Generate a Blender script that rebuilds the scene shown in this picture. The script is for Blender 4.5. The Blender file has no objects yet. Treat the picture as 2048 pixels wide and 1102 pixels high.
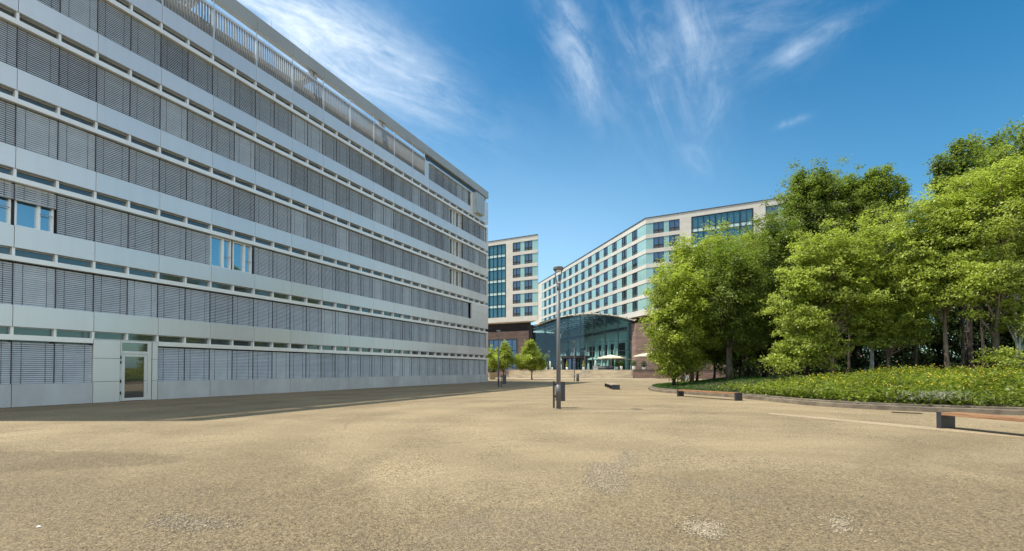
import bpy, math, random
import numpy as np
from mathutils import Vector

rnd = random.Random(7)
RNG = np.random.default_rng(11)
sc = bpy.context.scene
COL = sc.collection
F, EYE, HY, CX = 856.0, 1.62, 739.0, 1024.0      # focal length in photo pixels, eye height, horizon row, centre column


def at(px, depth):
    return ((px - CX) / F * depth, depth)


def gpt(px, py):
    d = F * EYE / (py - HY)
    return ((px - CX) / F * d, d)


# ------------------------------------------------------------------ node helpers
class NT:
    def __init__(self, tree):
        self.t = tree

    def new(self, typ, **kw):
        n = self.t.nodes.new(typ)
        for k, v in kw.items():
            setattr(n, k, v)
        return n

    def put(self, sock, v):
        if hasattr(v, 'is_output'):
            self.t.links.new(v, sock)
        elif isinstance(v, (tuple, list)) and len(v) == 3 and sock.type == 'RGBA':
            sock.default_value = (*v, 1)
        else:
            sock.default_value = v

    def m(self, op, a, b=0.0, c=0.0, clamp=False):
        n = self.new('ShaderNodeMath', operation=op, use_clamp=clamp)
        self.put(n.inputs[0], a)
        self.put(n.inputs[1], b)
        self.put(n.inputs[2], c)
        return n.outputs[0]

    def mix(self, fac, a, b, blend='MIX'):
        n = self.new('ShaderNodeMix', data_type='RGBA', blend_type=blend)
        self.put(n.inputs[0], fac)
        self.put(n.inputs[6], a)
        self.put(n.inputs[7], b)
        return n.outputs[2]

    def ramp(self, fac, lo, hi, a=0.0, b=1.0):
        n = self.new('ShaderNodeMapRange', interpolation_type='SMOOTHSTEP')
        self.put(n.inputs[0], fac)
        for i, v in enumerate((lo, hi, a, b)):
            n.inputs[i + 1].default_value = v
        return n.outputs[0]

    def noise(self, vec, scale, detail=4, rough=.55, dist=0.0):
        n = self.new('ShaderNodeTexNoise')
        if vec is not None:
            self.put(n.inputs['Vector'], vec)
        n.inputs['Scale'].default_value = scale
        n.inputs['Detail'].default_value = detail
        n.inputs['Roughness'].default_value = rough
        n.inputs['Distortion'].default_value = dist
        return n.outputs[0]

    def map(self, vec, scale=(1, 1, 1), rot=(0, 0, 0), loc=(0, 0, 0)):
        n = self.new('ShaderNodeMapping')
        self.put(n.inputs[0], vec)
        n.inputs['Location'].default_value = loc
        n.inputs['Rotation'].default_value = rot
        n.inputs['Scale'].default_value = scale
        return n.outputs[0]

    def comb(self, x, y, z=0.0):
        n = self.new('ShaderNodeCombineXYZ')
        for i, v in enumerate((x, y, z)):
            self.put(n.inputs[i], v)
        return n.outputs[0]

    def bump(self, h, dist=.01, strength=1.0):
        n = self.new('ShaderNodeBump')
        n.inputs['Strength'].default_value = strength
        n.inputs['Distance'].default_value = dist
        self.put(n.inputs['Height'], h)
        return n.outputs[0]


def base_mat(name):
    m = bpy.data.materials.new(name)
    m.use_nodes = True
    nt = NT(m.node_tree)
    return m, nt, m.node_tree.nodes['Principled BSDF'], m.node_tree.nodes['Material Output']


def scale3(c, k):
    return tuple(min(1, x * k) for x in c)


def mat(name, col, rough=.5, metal=0.0, var=.12, vscale=1.5, stretch=(1, 1, 1), bump=0.0, bscale=40, spec=.5, coat=0.0):
    m, nt, b, o = base_mat(name)
    co = nt.new('ShaderNodeTexCoord').outputs['Object']
    n = nt.noise(nt.map(co, stretch), vscale, 5)
    nt.put(b.inputs['Base Color'], nt.mix(nt.ramp(n, .3, .7), scale3(col, 1 - var), scale3(col, 1 + var)))
    b.inputs['Roughness'].default_value = rough
    b.inputs['Metallic'].default_value = metal
    b.inputs['Specular IOR Level'].default_value = spec
    if coat:
        b.inputs['Coat Weight'].default_value = coat
        b.inputs['Coat Roughness'].default_value = .05
    if bump:
        nt.put(b.inputs['Normal'], nt.bump(nt.noise(co, bscale, 5), bump))
    return m


def mirror_glass(name, dark, tint, base=.2, rough=.02, wob=.0015):
    m, nt, b, o = base_mat(name)
    fr = nt.new('ShaderNodeFresnel')
    fr.inputs[0].default_value = 1.6
    gl = nt.new('ShaderNodeBsdfGlossy')
    nt.put(gl.inputs['Color'], tint)
    gl.inputs['Roughness'].default_value = rough
    co = nt.new('ShaderNodeTexCoord').outputs['Object']
    nrm = nt.bump(nt.noise(co, .9, 1), wob)
    nt.put(gl.inputs['Normal'], nrm)
    b.inputs['Roughness'].default_value = .6
    nt.put(b.inputs['Base Color'], dark)
    mx = nt.new('ShaderNodeMixShader')
    nt.put(mx.inputs[0], nt.m('ADD', nt.m('MULTIPLY', fr.outputs[0], 1 - base), base, clamp=True))
    nt.put(mx.inputs[1], b.outputs[0])
    nt.put(mx.inputs[2], gl.outputs[0])
    nt.put(o.inputs[0], mx.outputs[0])
    return m


def clear_glass(name, tint, base=.06):
    m, nt, b, o = base_mat(name)
    m.node_tree.nodes.remove(b)
    fr = nt.new('ShaderNodeFresnel')
    fr.inputs[0].default_value = 1.5
    gl = nt.new('ShaderNodeBsdfGlossy')
    gl.inputs['Roughness'].default_value = .02
    gl.inputs['Color'].default_value = (.8, .95, 1, 1)
    tr = nt.new('ShaderNodeBsdfTransparent')
    tr.inputs[0].default_value = (*tint, 1)
    mx = nt.new('ShaderNodeMixShader')
    nt.put(mx.inputs[0], nt.m('ADD', fr.outputs[0], base, clamp=True))
    nt.put(mx.inputs[1], tr.outputs[0])
    nt.put(mx.inputs[2], gl.outputs[0])
    nt.put(o.inputs[0], mx.outputs[0])
    return m


def leaf_mat(name, col, trans, var=.55, tf=.38):
    m, nt, b, o = base_mat(name)
    geo = nt.new('ShaderNodeNewGeometry')
    co = nt.new('ShaderNodeTexCoord').outputs['Object']
    r = geo.outputs['Random Per Island']
    n = nt.ramp(nt.noise(co, .55, 3), .35, .68)
    k = nt.m('ADD', nt.m('MULTIPLY', r, .55), nt.m('MULTIPLY', n, .45))
    a, c = scale3(col, 1 - var), (col[0] * (1 + var * 1.25), col[1] * (1 + var), col[2] * (1 + var * .5))
    odd = nt.ramp(nt.noise(co, 1.7, 4, .6), .58, .74)
    nt.put(b.inputs['Base Color'], nt.mix(nt.m('MULTIPLY', odd, .35), nt.mix(k, a, c), (c[0] * 1.15, c[1] * .92, c[2])))
    b.inputs['Roughness'].default_value = .45
    b.inputs['Specular IOR Level'].default_value = .35
    tl = nt.new('ShaderNodeBsdfTranslucent')
    nt.put(tl.inputs[0], nt.mix(k, scale3(trans, 1 - var), scale3(trans, 1 + var)))
    mx = nt.new('ShaderNodeMixShader')
    mx.inputs[0].default_value = tf
    nt.put(mx.inputs[1], b.outputs[0])
    nt.put(mx.inputs[2], tl.outputs[0])
    nt.put(o.inputs[0], mx.outputs[0])
    return m


M = {}
M['panel'] = mat('grey_metal_panel', (.80, .80, .785), .30, .45, .03, .8, (1, 1, .3), spec=.5)
def panel_mat():
    m, nt, b, o = base_mat('grey_metal_panel')
    co = nt.new('ShaderNodeTexCoord').outputs['Object']
    r = nt.new('ShaderNodeNewGeometry').outputs['Random Per Island']
    st = nt.ramp(nt.noise(nt.map(co, (3.2, 3.2, .12)), 1.0, 3, .5), .3, .85)
    cl = nt.ramp(nt.noise(co, .7, 5), .3, .7)
    c = nt.mix(r, (.715, .735, .74), (.785, .80, .80))
    c = nt.mix(nt.m('MULTIPLY', st, .13), c, (.50, .49, .46))
    c = nt.mix(nt.m('MULTIPLY', cl, .08), c, (.60, .60, .58))
    nt.put(b.inputs['Base Color'], c)
    b.inputs['Metallic'].default_value = .45
    nt.put(b.inputs['Roughness'], nt.m('ADD', nt.m('MULTIPLY', r, .07), .27))
    nt.put(b.inputs['Normal'], nt.bump(nt.noise(co, .8, 1), .002))
    return m


M['panel'] = panel_mat()
M['plinth'] = mat('plinth_panel', (.50, .53, .54), .4, .2, .10, .8, (1, 1, .5))  # darker copy of the panel grey; dimmer reflections low down put into the colour
M['palemint'] = mat('pale_mint_strip', (.52, .66, .62), .2, 0, .06, .5)
M['boxpanel'] = mat('pale_box_panel', (.40, .45, .46), .25, .2, .06, 1)
M['rail'] = mat('pale_metal_rail', (.86, .86, .83), .3, .25, .04, 1)
M['joint'] = mat('dark_backing', (.018, .018, .022), .8, 0, .1)
M['slat'] = mat('blind_slat', (.56, .605, .62), .32, .2, .06, 2)
M['cord'] = mat('dark_cord', (.03, .03, .05), .5)
M['frame'] = mat('window_frame_metal', (.55, .57, .58), .35, .2, .05)
M['darkframe'] = mat('anthracite_frame', (.022, .024, .028), .4, .2, .1)
M['glass'] = mirror_glass('office_glass', (.006, .010, .013), (.75, .85, .9), .05)
M['bglass'] = mirror_glass('blue_glass', (.02, .06, .10), (.7, .9, 1), .42)
M['tglass'] = mirror_glass('transom_glass', (.03, .045, .05), (.75, .9, .95), .07)
M['doorglass'] = mirror_glass('door_glass', (.012, .013, .012), (.9, .95, 1), .16)
M['louvre'] = mat('louvre_slat', (.26, .265, .26), .5, .1, .08)
M['fascia'] = mat('roof_fascia', (.36, .38, .375), .4, .15, .05, .6)
M['roof'] = mat('roof_membrane', (.22, .22, .22), .9, 0, .2, .5)
M['wallgrey'] = mat('rendered_wall', (.4, .4, .4), .8, 0, .08)
M['stone'] = mat('cream_stone', (.575, .525, .455), .7, 0, .07, .35, (1, 1, 2.5), .003, 12)
M['mint'] = mat('mint_glazed_panel', (.27, .435, .41), .12, 0, .10, .25, (1, 1, 1), spec=.6, coat=.4)
M['hglass'] = mirror_glass('hotel_window_glass', (.006, .012, .02), (.55, .72, .9), .16)
M['cglass'] = mirror_glass('hotel_curtain_glass', (.004, .05, .06), (.45, .8, .85), .12)
M['graypan'] = mat('window_parapet_panel', (.10, .09, .085), .5, 0, .1)
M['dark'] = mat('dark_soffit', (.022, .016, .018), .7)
M['coping'] = mat('metal_coping', (.09, .09, .09), .4, .3)
M['steel'] = mat('painted_steel', (.06, .08, .09), .4, .2, .1)
M['canopytube'] = mat('canopy_tube', (.42, .38, .30), .4, .3)
M['aglass'] = clear_glass('atrium_glass', (.60, .87, .87), .03)
M['vglass'] = clear_glass('vault_glass', (.86, .95, .97), .01)
M['inwall'] = mat('interior_cladding', (.86, .90, .82), .5, 0, .08, .3)
M['pole'] = mat('lamp_pole_paint', (.135, .135, .14), .5, .1, .06, 2)
M['bin'] = mat('bin_paint', (.045, .048, .058), .45, .1, .1, 3)
M['lampglass'] = mat('lamp_diffuser', (.7, .7, .66), .3)
M['white'] = mat('white_paint', (.75, .74, .70), .5, 0, .04)
M['canvas'] = mat('parasol_canvas', (.68, .58, .42), .8, 0, .04)
M['chrome'] = mat('stainless_rail', (.6, .6, .6), .25, .8, .03)
M['cushion'] = mat('grey_cushion', (.25, .25, .26), .9, 0, .1)
M['cloth'] = mat('dark_cloth', (.02, .018, .022), .9)
M['skin'] = mat('skin', (.35, .2, .14), .6)
M['hair'] = mat('hair', (.015, .01, .008), .6)
M['paper'] = mat('paper', (.8, .8, .78), .8)
M['iron'] = mat('cast_iron', (.03, .03, .03), .6, .5)
M['plankdark'] = mat('bench_metal', (.035, .035, .042), .45, .1, .15, 4)
M['bark'] = mat('brown_bark', (.20, .14, .095), .9, 0, .45, 7, (1, 1, .25), .02, 14)
M['bark_pale'] = mat('pale_bark', (.42, .40, .35), .85, 0, .35, 6, (1, 1, .5), .015, 14)
M['bark_dark'] = mat('dark_bark', (.06, .045, .035), .9, 0, .4, 7, (1, 1, .25), .02, 14)

M['leaf_maple'] = leaf_mat('maple_leaf', (.27, .335, .050), (.50, .62, .07))
M['leaf_lime'] = leaf_mat('lime_leaf', (.285, .345, .062), (.50, .62, .08))
M['leaf_mid'] = leaf_mat('mid_leaf', (.15, .20, .035), (.29, .40, .045))
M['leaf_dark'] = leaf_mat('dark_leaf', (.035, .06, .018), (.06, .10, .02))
M['leaf_cover'] = leaf_mat('cover_leaf', (.155, .20, .03), (.27, .38, .035))
M['leaf_box'] = leaf_mat('box_leaf', (.06, .12, .02), (.1, .2, .03))
M['petal'] = mat('yellow_petal', (.60, .45, .02), .6, 0, .2, 3)
M['seedhead'] = mat('pale_seedhead', (.30, .30, .22), .8)
M['blade'] = leaf_mat('grass_blade', (.055, .12, .02), (.1, .22, .03))


def wood_mat():
    m, nt, b, o = base_mat('oiled_wood')
    co = nt.new('ShaderNodeTexCoord').outputs['Object']
    n = nt.noise(nt.map(co, (1.2, 22, 22)), 2.0, 6, .6, .4)
    nt.put(b.inputs['Base Color'], nt.mix(nt.ramp(n, .3, .7), (.17, .08, .037), (.39, .21, .105)))
    b.inputs['Roughness'].default_value = .55
    nt.put(b.inputs['Normal'], nt.bump(n, .004))
    return m


M['wood'] = wood_mat()
M['oldwood'] = mat('weathered_wood', (.30, .235, .16), .8, 0, .25, 5, (1, 8, 8))


def brown_stone():
    m, nt, b, o = base_mat('brown_stone_cladding')
    co = nt.new('ShaderNodeTexCoord').outputs['Object']
    n = nt.noise(nt.map(co, (1, 1, 6)), .6, 5)
    nt.put(b.inputs['Base Color'], nt.mix(nt.ramp(n, .3, .7), (.16, .10, .078), (.25, .165, .13)))
    w = nt.new('ShaderNodeTexWave', wave_type='BANDS', bands_direction='Z', wave_profile='SAW')
    nt.put(w.inputs['Vector'], co)
    w.inputs['Scale'].default_value = .5236 / .6 * .36
    b.inputs['Roughness'].default_value = .75
    nt.put(b.inputs['Normal'], nt.bump(nt.ramp(w.outputs[1], .93, .99, 1, 0), .02, .8))
    return m


M['brown'] = brown_stone()


def ground_mat(name, a, b_, coarse=1.0, darkfac=1.0):
    m, nt, b, o = base_mat(name)
    co = nt.new('ShaderNodeTexCoord').outputs['Object']
    big = nt.noise(co, .11, 5, .6, .8)
    mid = nt.noise(nt.map(co, (.35, 1, 1), (0, 0, .35)), .55, 5, .62, .6)
    swirl = nt.new('ShaderNodeTexWave', wave_type='RINGS', rings_direction='Z')
    nt.put(swirl.inputs['Vector'], nt.map(co, loc=(-6, -13, 0)))
    swirl.inputs['Scale'].default_value = .11
    swirl.inputs['Distortion'].default_value = 5
    swirl.inputs['Detail'].default_value = 3
    swirl.inputs['Detail Scale'].default_value = .6
    v = nt.new('ShaderNodeTexVoronoi')
    nt.put(v.inputs['Vector'], co)
    v.inputs['Scale'].default_value = 70 / coarse
    v2 = nt.new('ShaderNodeTexVoronoi')
    nt.put(v2.inputs['Vector'], co)
    v2.inputs['Scale'].default_value = 34 / coarse
    fine = nt.noise(co, 260, 3, .7)
    sep = nt.new('ShaderNodeSeparateColor')
    nt.put(sep.inputs[0], v.outputs['Color'])
    sep2 = nt.new('ShaderNodeSeparateColor')
    nt.put(sep2.inputs[0], v2.outputs['Color'])
    k = nt.m('ADD', nt.m('MULTIPLY', nt.ramp(big, .3, .7), .42), nt.m('MULTIPLY', nt.ramp(mid, .25, .75), .38))
    k = nt.m('ADD', k, nt.m('MULTIPLY', swirl.outputs[1], .2))
    col = nt.mix(k, a, b_)
    # loose aggregate: where the binder has worn away the stones stand out
    worn = nt.ramp(nt.noise(co, .42, 4, .6, 1.2), .40, .62)
    sx = nt.new('ShaderNodeSeparateXYZ')
    nt.put(sx.inputs[0], co)
    wx = nt.m('DIVIDE', nt.m('ADD', sx.outputs[0], 9.4), 4.0)
    wy = nt.m('DIVIDE', nt.m('SUBTRACT', sx.outputs[1], 7.6), .95)
    rr = nt.m('ADD', nt.m('MULTIPLY', wx, wx), nt.m('MULTIPLY', wy, wy))
    rr = nt.m('ADD', rr, nt.m('MULTIPLY', nt.m('SUBTRACT', nt.noise(co, 1.1, 6, .65), .5), 1.6))
    spot = nt.ramp(rr, .6, 1.1, 1, 0)
    near = nt.m('ADD', nt.m('MULTIPLY', sx.outputs[1], .19), nt.m('MULTIPLY', nt.m('SUBTRACT', nt.noise(co, .28, 6, .62, 1.0), .5), 2.4))
    near = nt.m('ADD', near, nt.m('MULTIPLY', nt.m('ABSOLUTE', nt.m('SUBTRACT', sx.outputs[0], .5)), -.05))
    near = nt.ramp(near, .6, 1.5, 1, 0)
    worn = nt.m('MAXIMUM', worn, nt.m('MAXIMUM', spot, near))
    col = nt.mix(nt.m('MULTIPLY', near, .8), col, scale3(a, .92))
    col = nt.mix(nt.m('MULTIPLY', spot, .5), col, scale3(a, .72))
    amp = nt.m('ADD', nt.m('MULTIPLY', worn, .95), .6)
    st = nt.m('ADD', nt.m('MULTIPLY', sep.outputs[0], .6), nt.m('MULTIPLY', sep2.outputs[1], .4))
    sm = nt.m('ADD', nt.m('MULTIPLY', nt.m('SUBTRACT', st, .5), amp), 1.0)
    sm = nt.m('MULTIPLY', sm, nt.m('ADD', nt.m('MULTIPLY', fine, .5), .75))
    # dark gaps between the stones
    gap = nt.ramp(v.outputs['Distance'], .35, .8, 1.0, .62)
    sm = nt.m('MULTIPLY', sm, gap)
    hs = nt.new('ShaderNodeMix', data_type='RGBA', blend_type='MULTIPLY')
    hs.inputs[0].default_value = 1
    nt.put(hs.inputs[6], col)
    nt.put(hs.inputs[7], nt.comb(sm, sm, sm))
    ve = nt.new('ShaderNodeTexVoronoi', feature='DISTANCE_TO_EDGE')
    nv = nt.new('ShaderNodeTexNoise')
    nt.put(nv.inputs['Vector'], co)
    nv.inputs['Scale'].default_value = .9
    nv.inputs['Detail'].default_value = 6
    va = nt.new('ShaderNodeVectorMath', operation='ADD')
    nt.put(va.inputs[0], co)
    nt.put(va.inputs[1], nv.outputs['Color'])
    nt.put(ve.inputs['Vector'], va.outputs[0])
    ve.inputs['Scale'].default_value = .17
    crack = nt.m('MULTIPLY', nt.ramp(ve.outputs['Distance'], .0015, .006, 1, 0), nt.ramp(nt.noise(co, .2, 4), .47, .60))
    hs_c = nt.mix(nt.m('MULTIPLY', crack, .42), hs.outputs[2], (.06, .045, .03))
    out = nt.mix(nt.m('MULTIPLY', sep.outputs[2], .22), hs_c, nt.mix(sep2.outputs[2], (.15, .115, .08), (.40, .325, .23)))
    nt.put(b.inputs['Base Color'], out)
    b.inputs['Roughness'].default_value = .9
    b.inputs['Specular IOR Level'].default_value = .25
    h = nt.m('ADD', nt.m('MULTIPLY', nt.m('SUBTRACT', 1, v.outputs['Distance']), amp), nt.m('MULTIPLY', mid, 3.0))
    nt.put(b.inputs['Normal'], nt.bump(h, .007, .9))
    return m


M['ground'] = ground_mat('bound_gravel', (.205, .154, .085), (.415, .319, .186))
M['patch_pale'] = ground_mat('pale_patch', (.38, .285, .175), (.50, .385, .25))
M['patch_dark'] = ground_mat('dark_patch', (.28, .205, .12), (.45, .35, .22), 1.25)
M['pebble'] = mat('pebble', (.26, .21, .14), .8, 0, .65, 45)
M['slab'] = mat('step_stone', (.58, .485, .35), .8, 0, .16, .6, (1, 1, 4), .004, 20)
M['slab2'] = mat('paving_stone', (.40, .325, .225), .8, 0, .12, .5)
M['kerb'] = mat('kerb_stone', (.17, .135, .095), .85, 0, .3, 2.2, (1, 1, 1), .006, 18)
M['soil'] = mat('soil', (.05, .045, .022), .95, 0, .4, 3)
M['turf'] = mat('turf', (.05, .10, .018), .95, 0, .35, 3)


# ------------------------------------------------------------------ mesh builder
class MB:
    def __init__(self, frame=None):
        self.v, self.f, self.mi = [], [], []
        self.fr = frame          # (ox, oy, angle) applied to x, y

    def add(self, vs, fs, mi=0):
        o = len(self.v)
        if self.fr:
            ox, oy, a = self.fr
            c, s = math.cos(a), math.sin(a)
            vs = [(ox + c * x - s * y, oy + s * x + c * y, z) for x, y, z in vs]
        self.v += [tuple(p) for p in vs]
        for f in fs:
            self.f.append(tuple(i + o for i in f))
            self.mi.append(mi)

    def box(self, x0, x1, y0, y1, z0, z1, mi=0):
        self.add([(x0, y0, z0), (x1, y0, z0), (x1, y1, z0), (x0, y1, z0), (x0, y0, z1), (x1, y0, z1), (x1, y1, z1), (x0, y1, z1)],
                 [(0, 3, 2, 1), (4, 5, 6, 7), (0, 1, 5, 4), (1, 2, 6, 5), (2, 3, 7, 6), (3, 0, 4, 7)], mi)

    def prism(self, poly, z0, z1, mi=0):
        n = len(poly)
        self.add([(x, y, z0) for x, y in poly] + [(x, y, z1) for x, y in poly],
                 [tuple(range(n - 1, -1, -1)), tuple(range(n, 2 * n))] + [(i, (i + 1) % n, n + (i + 1) % n, n + i) for i in range(n)], mi)

    def tube(self, path, radii, n=8, mi=0, cap=True):
        path = [Vector(p) for p in path]
        if not hasattr(radii, '__len__'):
            radii = [radii] * len(path)
        vs, fs = [], []
        for i, p in enumerate(path):
            d = (path[min(i + 1, len(path) - 1)] - path[max(i - 1, 0)]).normalized()
            a = d.cross(Vector((0, 0, 1)) if abs(d.z) < .95 else Vector((1, 0, 0))).normalized()
            b = d.cross(a)
            for k in range(n):
                t = 2 * math.pi * k / n
                vs.append(p + (a * math.cos(t) + b * math.sin(t)) * radii[i])
        for i in range(len(path) - 1):
            for k in range(n):
                fs.append((i * n + k, i * n + (k + 1) % n, (i + 1) * n + (k + 1) % n, (i + 1) * n + k))
        if cap:
            fs.append(tuple(range(n - 1, -1, -1)))
            fs.append(tuple(range((len(path) - 1) * n, len(path) * n)))
        self.add(vs, fs, mi)

    def lathe(self, prof, n=20, cx=0, cy=0, mi=0):
        vs, fs = [], []
        for r, z in prof:
            for k in range(n):
                t = 2 * math.pi * k / n
                vs.append((cx + r * math.cos(t), cy + r * math.sin(t), z))
        for i in range(len(prof) - 1):
            for k in range(n):
                fs.append((i * n + k, i * n + (k + 1) % n, (i + 1) * n + (k + 1) % n, (i + 1) * n + k))
        fs.append(tuple(range(n - 1, -1, -1)))
        fs.append(tuple(range((len(prof) - 1) * n, len(prof) * n)))
        self.add(vs, fs, mi)

    def mesh(self, name, mats, smooth=False):
        me = bpy.data.meshes.new(name)
        me.from_pydata(self.v, [], self.f)
        for m in (mats if isinstance(mats, (list, tuple)) else [mats]):
            me.materials.append(M[m])
        if any(self.mi):
            me.polygons.foreach_set('material_index', self.mi)
        if smooth:
            me.polygons.foreach_set('use_smooth', [True] * len(me.polygons))
        me.update()
        return me

    def build(self, name, mats, parent=None, smooth=False, bevel=0.0):
        o = bpy.data.objects.new(name, self.mesh(name, mats, smooth))
        COL.objects.link(o)
        o.parent = parent
        if bevel:
            bv = o.modifiers.new('bevel', 'BEVEL')
            bv.width = bevel
            bv.segments = 2
            bv.limit_method = 'ANGLE'
        return o


def tag(o, label=None, cat=None, group=None, kind=None):
    if label:
        o['label'] = label
    if cat:
        o['category'] = cat
    if group:
        o['group'] = group
    if kind:
        o['kind'] = kind
    return o


def thing(name, label, cat, loc=(0, 0, 0), rz=0.0, group=None):
    o = bpy.data.objects.new(name, None)
    COL.objects.link(o)
    o.location = loc
    o.rotation_euler = (0, 0, rz)
    o.empty_display_size = .3
    return tag(o, label, cat, group)


def copy_tree(o, parent=None):
    c = o.copy()
    COL.objects.link(c)
    c.parent = parent
    for ch in list(o.children):
        copy_tree(ch, c)
    return c


def raw_mesh(name, verts, nper, mats, mi=None):
    """Many separate polygons of nper corners each, from an array of corners."""
    n = len(verts) // nper
    me = bpy.data.meshes.new(name)
    me.vertices.add(n * nper)
    me.vertices.foreach_set('co', np.ascontiguousarray(verts, dtype=np.float32).ravel())
    me.loops.add(n * nper)
    me.loops.foreach_set('vertex_index', np.arange(n * nper, dtype=np.int32))
    me.polygons.add(n)
    me.polygons.foreach_set('loop_start', np.arange(0, n * nper, nper, dtype=np.int32))
    for m in mats:
        me.materials.append(M[m])
    if mi is not None:
        me.polygons.foreach_set('material_index', np.ascontiguousarray(mi, dtype=np.int32))
    me.update(calc_edges=True)
    return me


def leaf_quads(cen, nrm, size, aspect=.62):
    """Diamond leaves: cen (n,3), nrm (n,3), size (n,)."""
    n = len(cen)
    nrm = nrm / np.linalg.norm(nrm, axis=1, keepdims=True)
    r = RNG.normal(size=(n, 3))
    t = np.cross(nrm, r)
    t /= np.linalg.norm(t, axis=1, keepdims=True) + 1e-9
    b = np.cross(nrm, t)
    h = size[:, None] * .5
    out = np.empty((n, 4, 3))
    out[:, 0] = cen - t * h
    out[:, 1] = cen + b * h * aspect + nrm * h * .25 - t * h * .1
    out[:, 2] = cen + t * h
    out[:, 3] = cen - b * h * aspect + nrm * h * .25 - t * h * .1
    return out.reshape(-1, 3)


# ------------------------------------------------------------------ the left office building
ANG = math.atan(419 / F)
MOD = 1.3135                      # one window module
P = 2 * MOD
S0, S1 = -6 * P, 30.9
H = 3.4
OFF = thing('office_building', 'long grey office building with horizontal window bands, closed blinds and rooftop louvre screen', 'office building',
            (-16.68, 27.67, 0), math.pi / 2 - ANG)


def Bk(k):
    return 1.02 + H * k


def facade_depth(s):
    return 27.67 + .8982 * s


def joints(a, b, step=P):
    k = math.ceil(a / step - 1e-6)
    out = [a]
    while k * step < b - 1e-6:
        if k * step > a + .05:
            out.append(k * step)
        k += 1
    return out + [b]


mb = MB()
mb.box(S0 + .02, S1 - .25, .62, 15, 0.02, 21.38)
mb.box(17.9, S1 - .25, .64, 12, 21.38, 23.5)
mb.build('wall', 'joint', OFF)
mb = MB()
mb.box(S0, S1 - .05, 14.98, 15.2, 0, 21.5)
mb.box(S0 - .1, S0 + .015, .1, 15.2, 0, 21.5)
mb.box(S1 - .245, S1 - .05, .66, 14.9, 0, 21.5)
mb.build('end_wall', 'wallgrey', OFF)
mb = MB()
mb.box(S0 - .05, 17.88, .4, 14.97, 21.385, 21.45)
mb.build('flat_roof', 'roof', OFF)

DOOR0, DOOR1 = -6.83, -5.66
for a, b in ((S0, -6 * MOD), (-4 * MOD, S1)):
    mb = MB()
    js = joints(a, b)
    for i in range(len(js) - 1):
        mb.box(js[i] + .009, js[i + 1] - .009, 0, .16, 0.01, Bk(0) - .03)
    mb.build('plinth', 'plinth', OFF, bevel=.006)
for x0, x1 in ((-6 * MOD, DOOR0 - .02), (DOOR1 + .16, -4 * MOD)):
    mb = MB()
    for z0, z1 in ((.01, 1.02), (1.035, 2.16), (2.175, 3.08)):
        mb.box(x0 + .009, x1 - .009, .003, .16, z0, z1)
    mb.build('door_bay_panel', 'panel', OFF, bevel=.006)
for k in range(6):
    mb = MB()
    js = joints(S0, S1)
    for i in range(len(js) - 1):
        mb.box(js[i] + .009, js[i + 1] - .009, 0, .17, Bk(k) + 2.44, Bk(k + 1) - .03)
    mb.box(S0 + .02, S1 - .02, .171, .60, Bk(k) + 2.46, Bk(k + 1) - .05)
    mb.build('spandrel_band', 'panel', OFF, bevel=.006)
    mb = MB()
    a = S0
    if k == 0:
        mb.box(S0, -6 * MOD - .01, -.012, .30, Bk(k) + 1.86, Bk(k) + 2.08)
        mb.box(-4 * MOD + .01, S1 - .03, -.012, .30, Bk(k) + 1.86, Bk(k) + 2.08)
    else:
        mb.box(S0, S1 - .03, -.012, .30, Bk(k) + 1.86, Bk(k) + 2.08)
    mb.build('window_rail', 'rail', OFF, bevel=.006)
    mb = MB()
    mb.box(S0 + .05, S1 - .3, .30, .33, Bk(k) + 2.083, Bk(k) + 2.455)
    tw = mb.build('transom_window', 'tglass', OFF)
    mb = MB()
    m_ = math.ceil(S0 / MOD)
    while m_ * MOD < S1 - .2:
        mb.box(m_ * MOD - .045, m_ * MOD + .045, .06, .298, Bk(k) + 2.083, Bk(k) + 2.437)
        m_ += 1
    mb.box(S0 + .06, S1 - .31, .25, .297, Bk(k) + 2.086, Bk(k) + 2.11)
    mb.box(S0 + .06, S1 - .31, .25, .297, Bk(k) + 2.41, Bk(k) + 2.434)
    mb.build('mullion', 'rail', tw)
    mb = MB()
    e = 26.8 if k == 2 else S1 - .3
    mb.box(S0 + .05, e, .40, .43, Bk(k) - .05, Bk(k) + 1.88)
    rw = mb.build('ribbon_window', 'bglass' if k == 2 else 'glass', OFF)
    mb = MB()
    m_ = math.ceil(S0 / MOD)
    while m_ * MOD < e - .2:
        c = m_ * MOD
        mb.box(c - .05, c + .05, .33, .398, Bk(k) - .03, Bk(k) + 1.86)
        m_ += 1
    mb.box(S0 + .06, e, .345, .396, Bk(k) - .02, Bk(k) + .06)
    mb.build('window_frame', 'darkframe', rw)
# dark window heads and sills inside the reveals
mb = MB()
for k in range(6):
    mb.box(S0 + .03, S1 - .33, .17, .60, Bk(k) - .05, Bk(k) - .035)
mb.build('sill', 'coping', OFF)
# right end: blank panels of the third and the top storey, corner posts
mb = MB()
for z0, z1 in ((Bk(2) - .02, Bk(2) + .9), (Bk(2) + .915, Bk(2) + 1.85)):
    for x0, x1 in ((26.8, 28.3), (28.3, S1)):
        mb.box(x0 + .008, x1 - .008, .003, .17, z0, z1)
mb.build('end_panel', 'panel', OFF)
mb = MB()
for z0, z1 in ((Bk(6) - .02, Bk(6) + .75), (Bk(6) + .765, Bk(6) + 1.78)):
    for x0, x1 in ((26.6, 28.9), (28.9, S1)):
        mb.box(x0 + .008, x1 - .008, .003, .17, z0, z1)
mb.build('end_panel', 'panel', OFF)
for k in (0, 1, 3, 4, 5):
    mb = MB()
    mb.box(S1 - .42, S1 - .03, .02, .3, Bk(k) - .02, Bk(k) + 1.85)
    mb.build('corner_post', 'panel', OFF)
mb = MB()
mb.box(27.1, 29.1, -.5, -.02, 20.95, 23.3)
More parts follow.
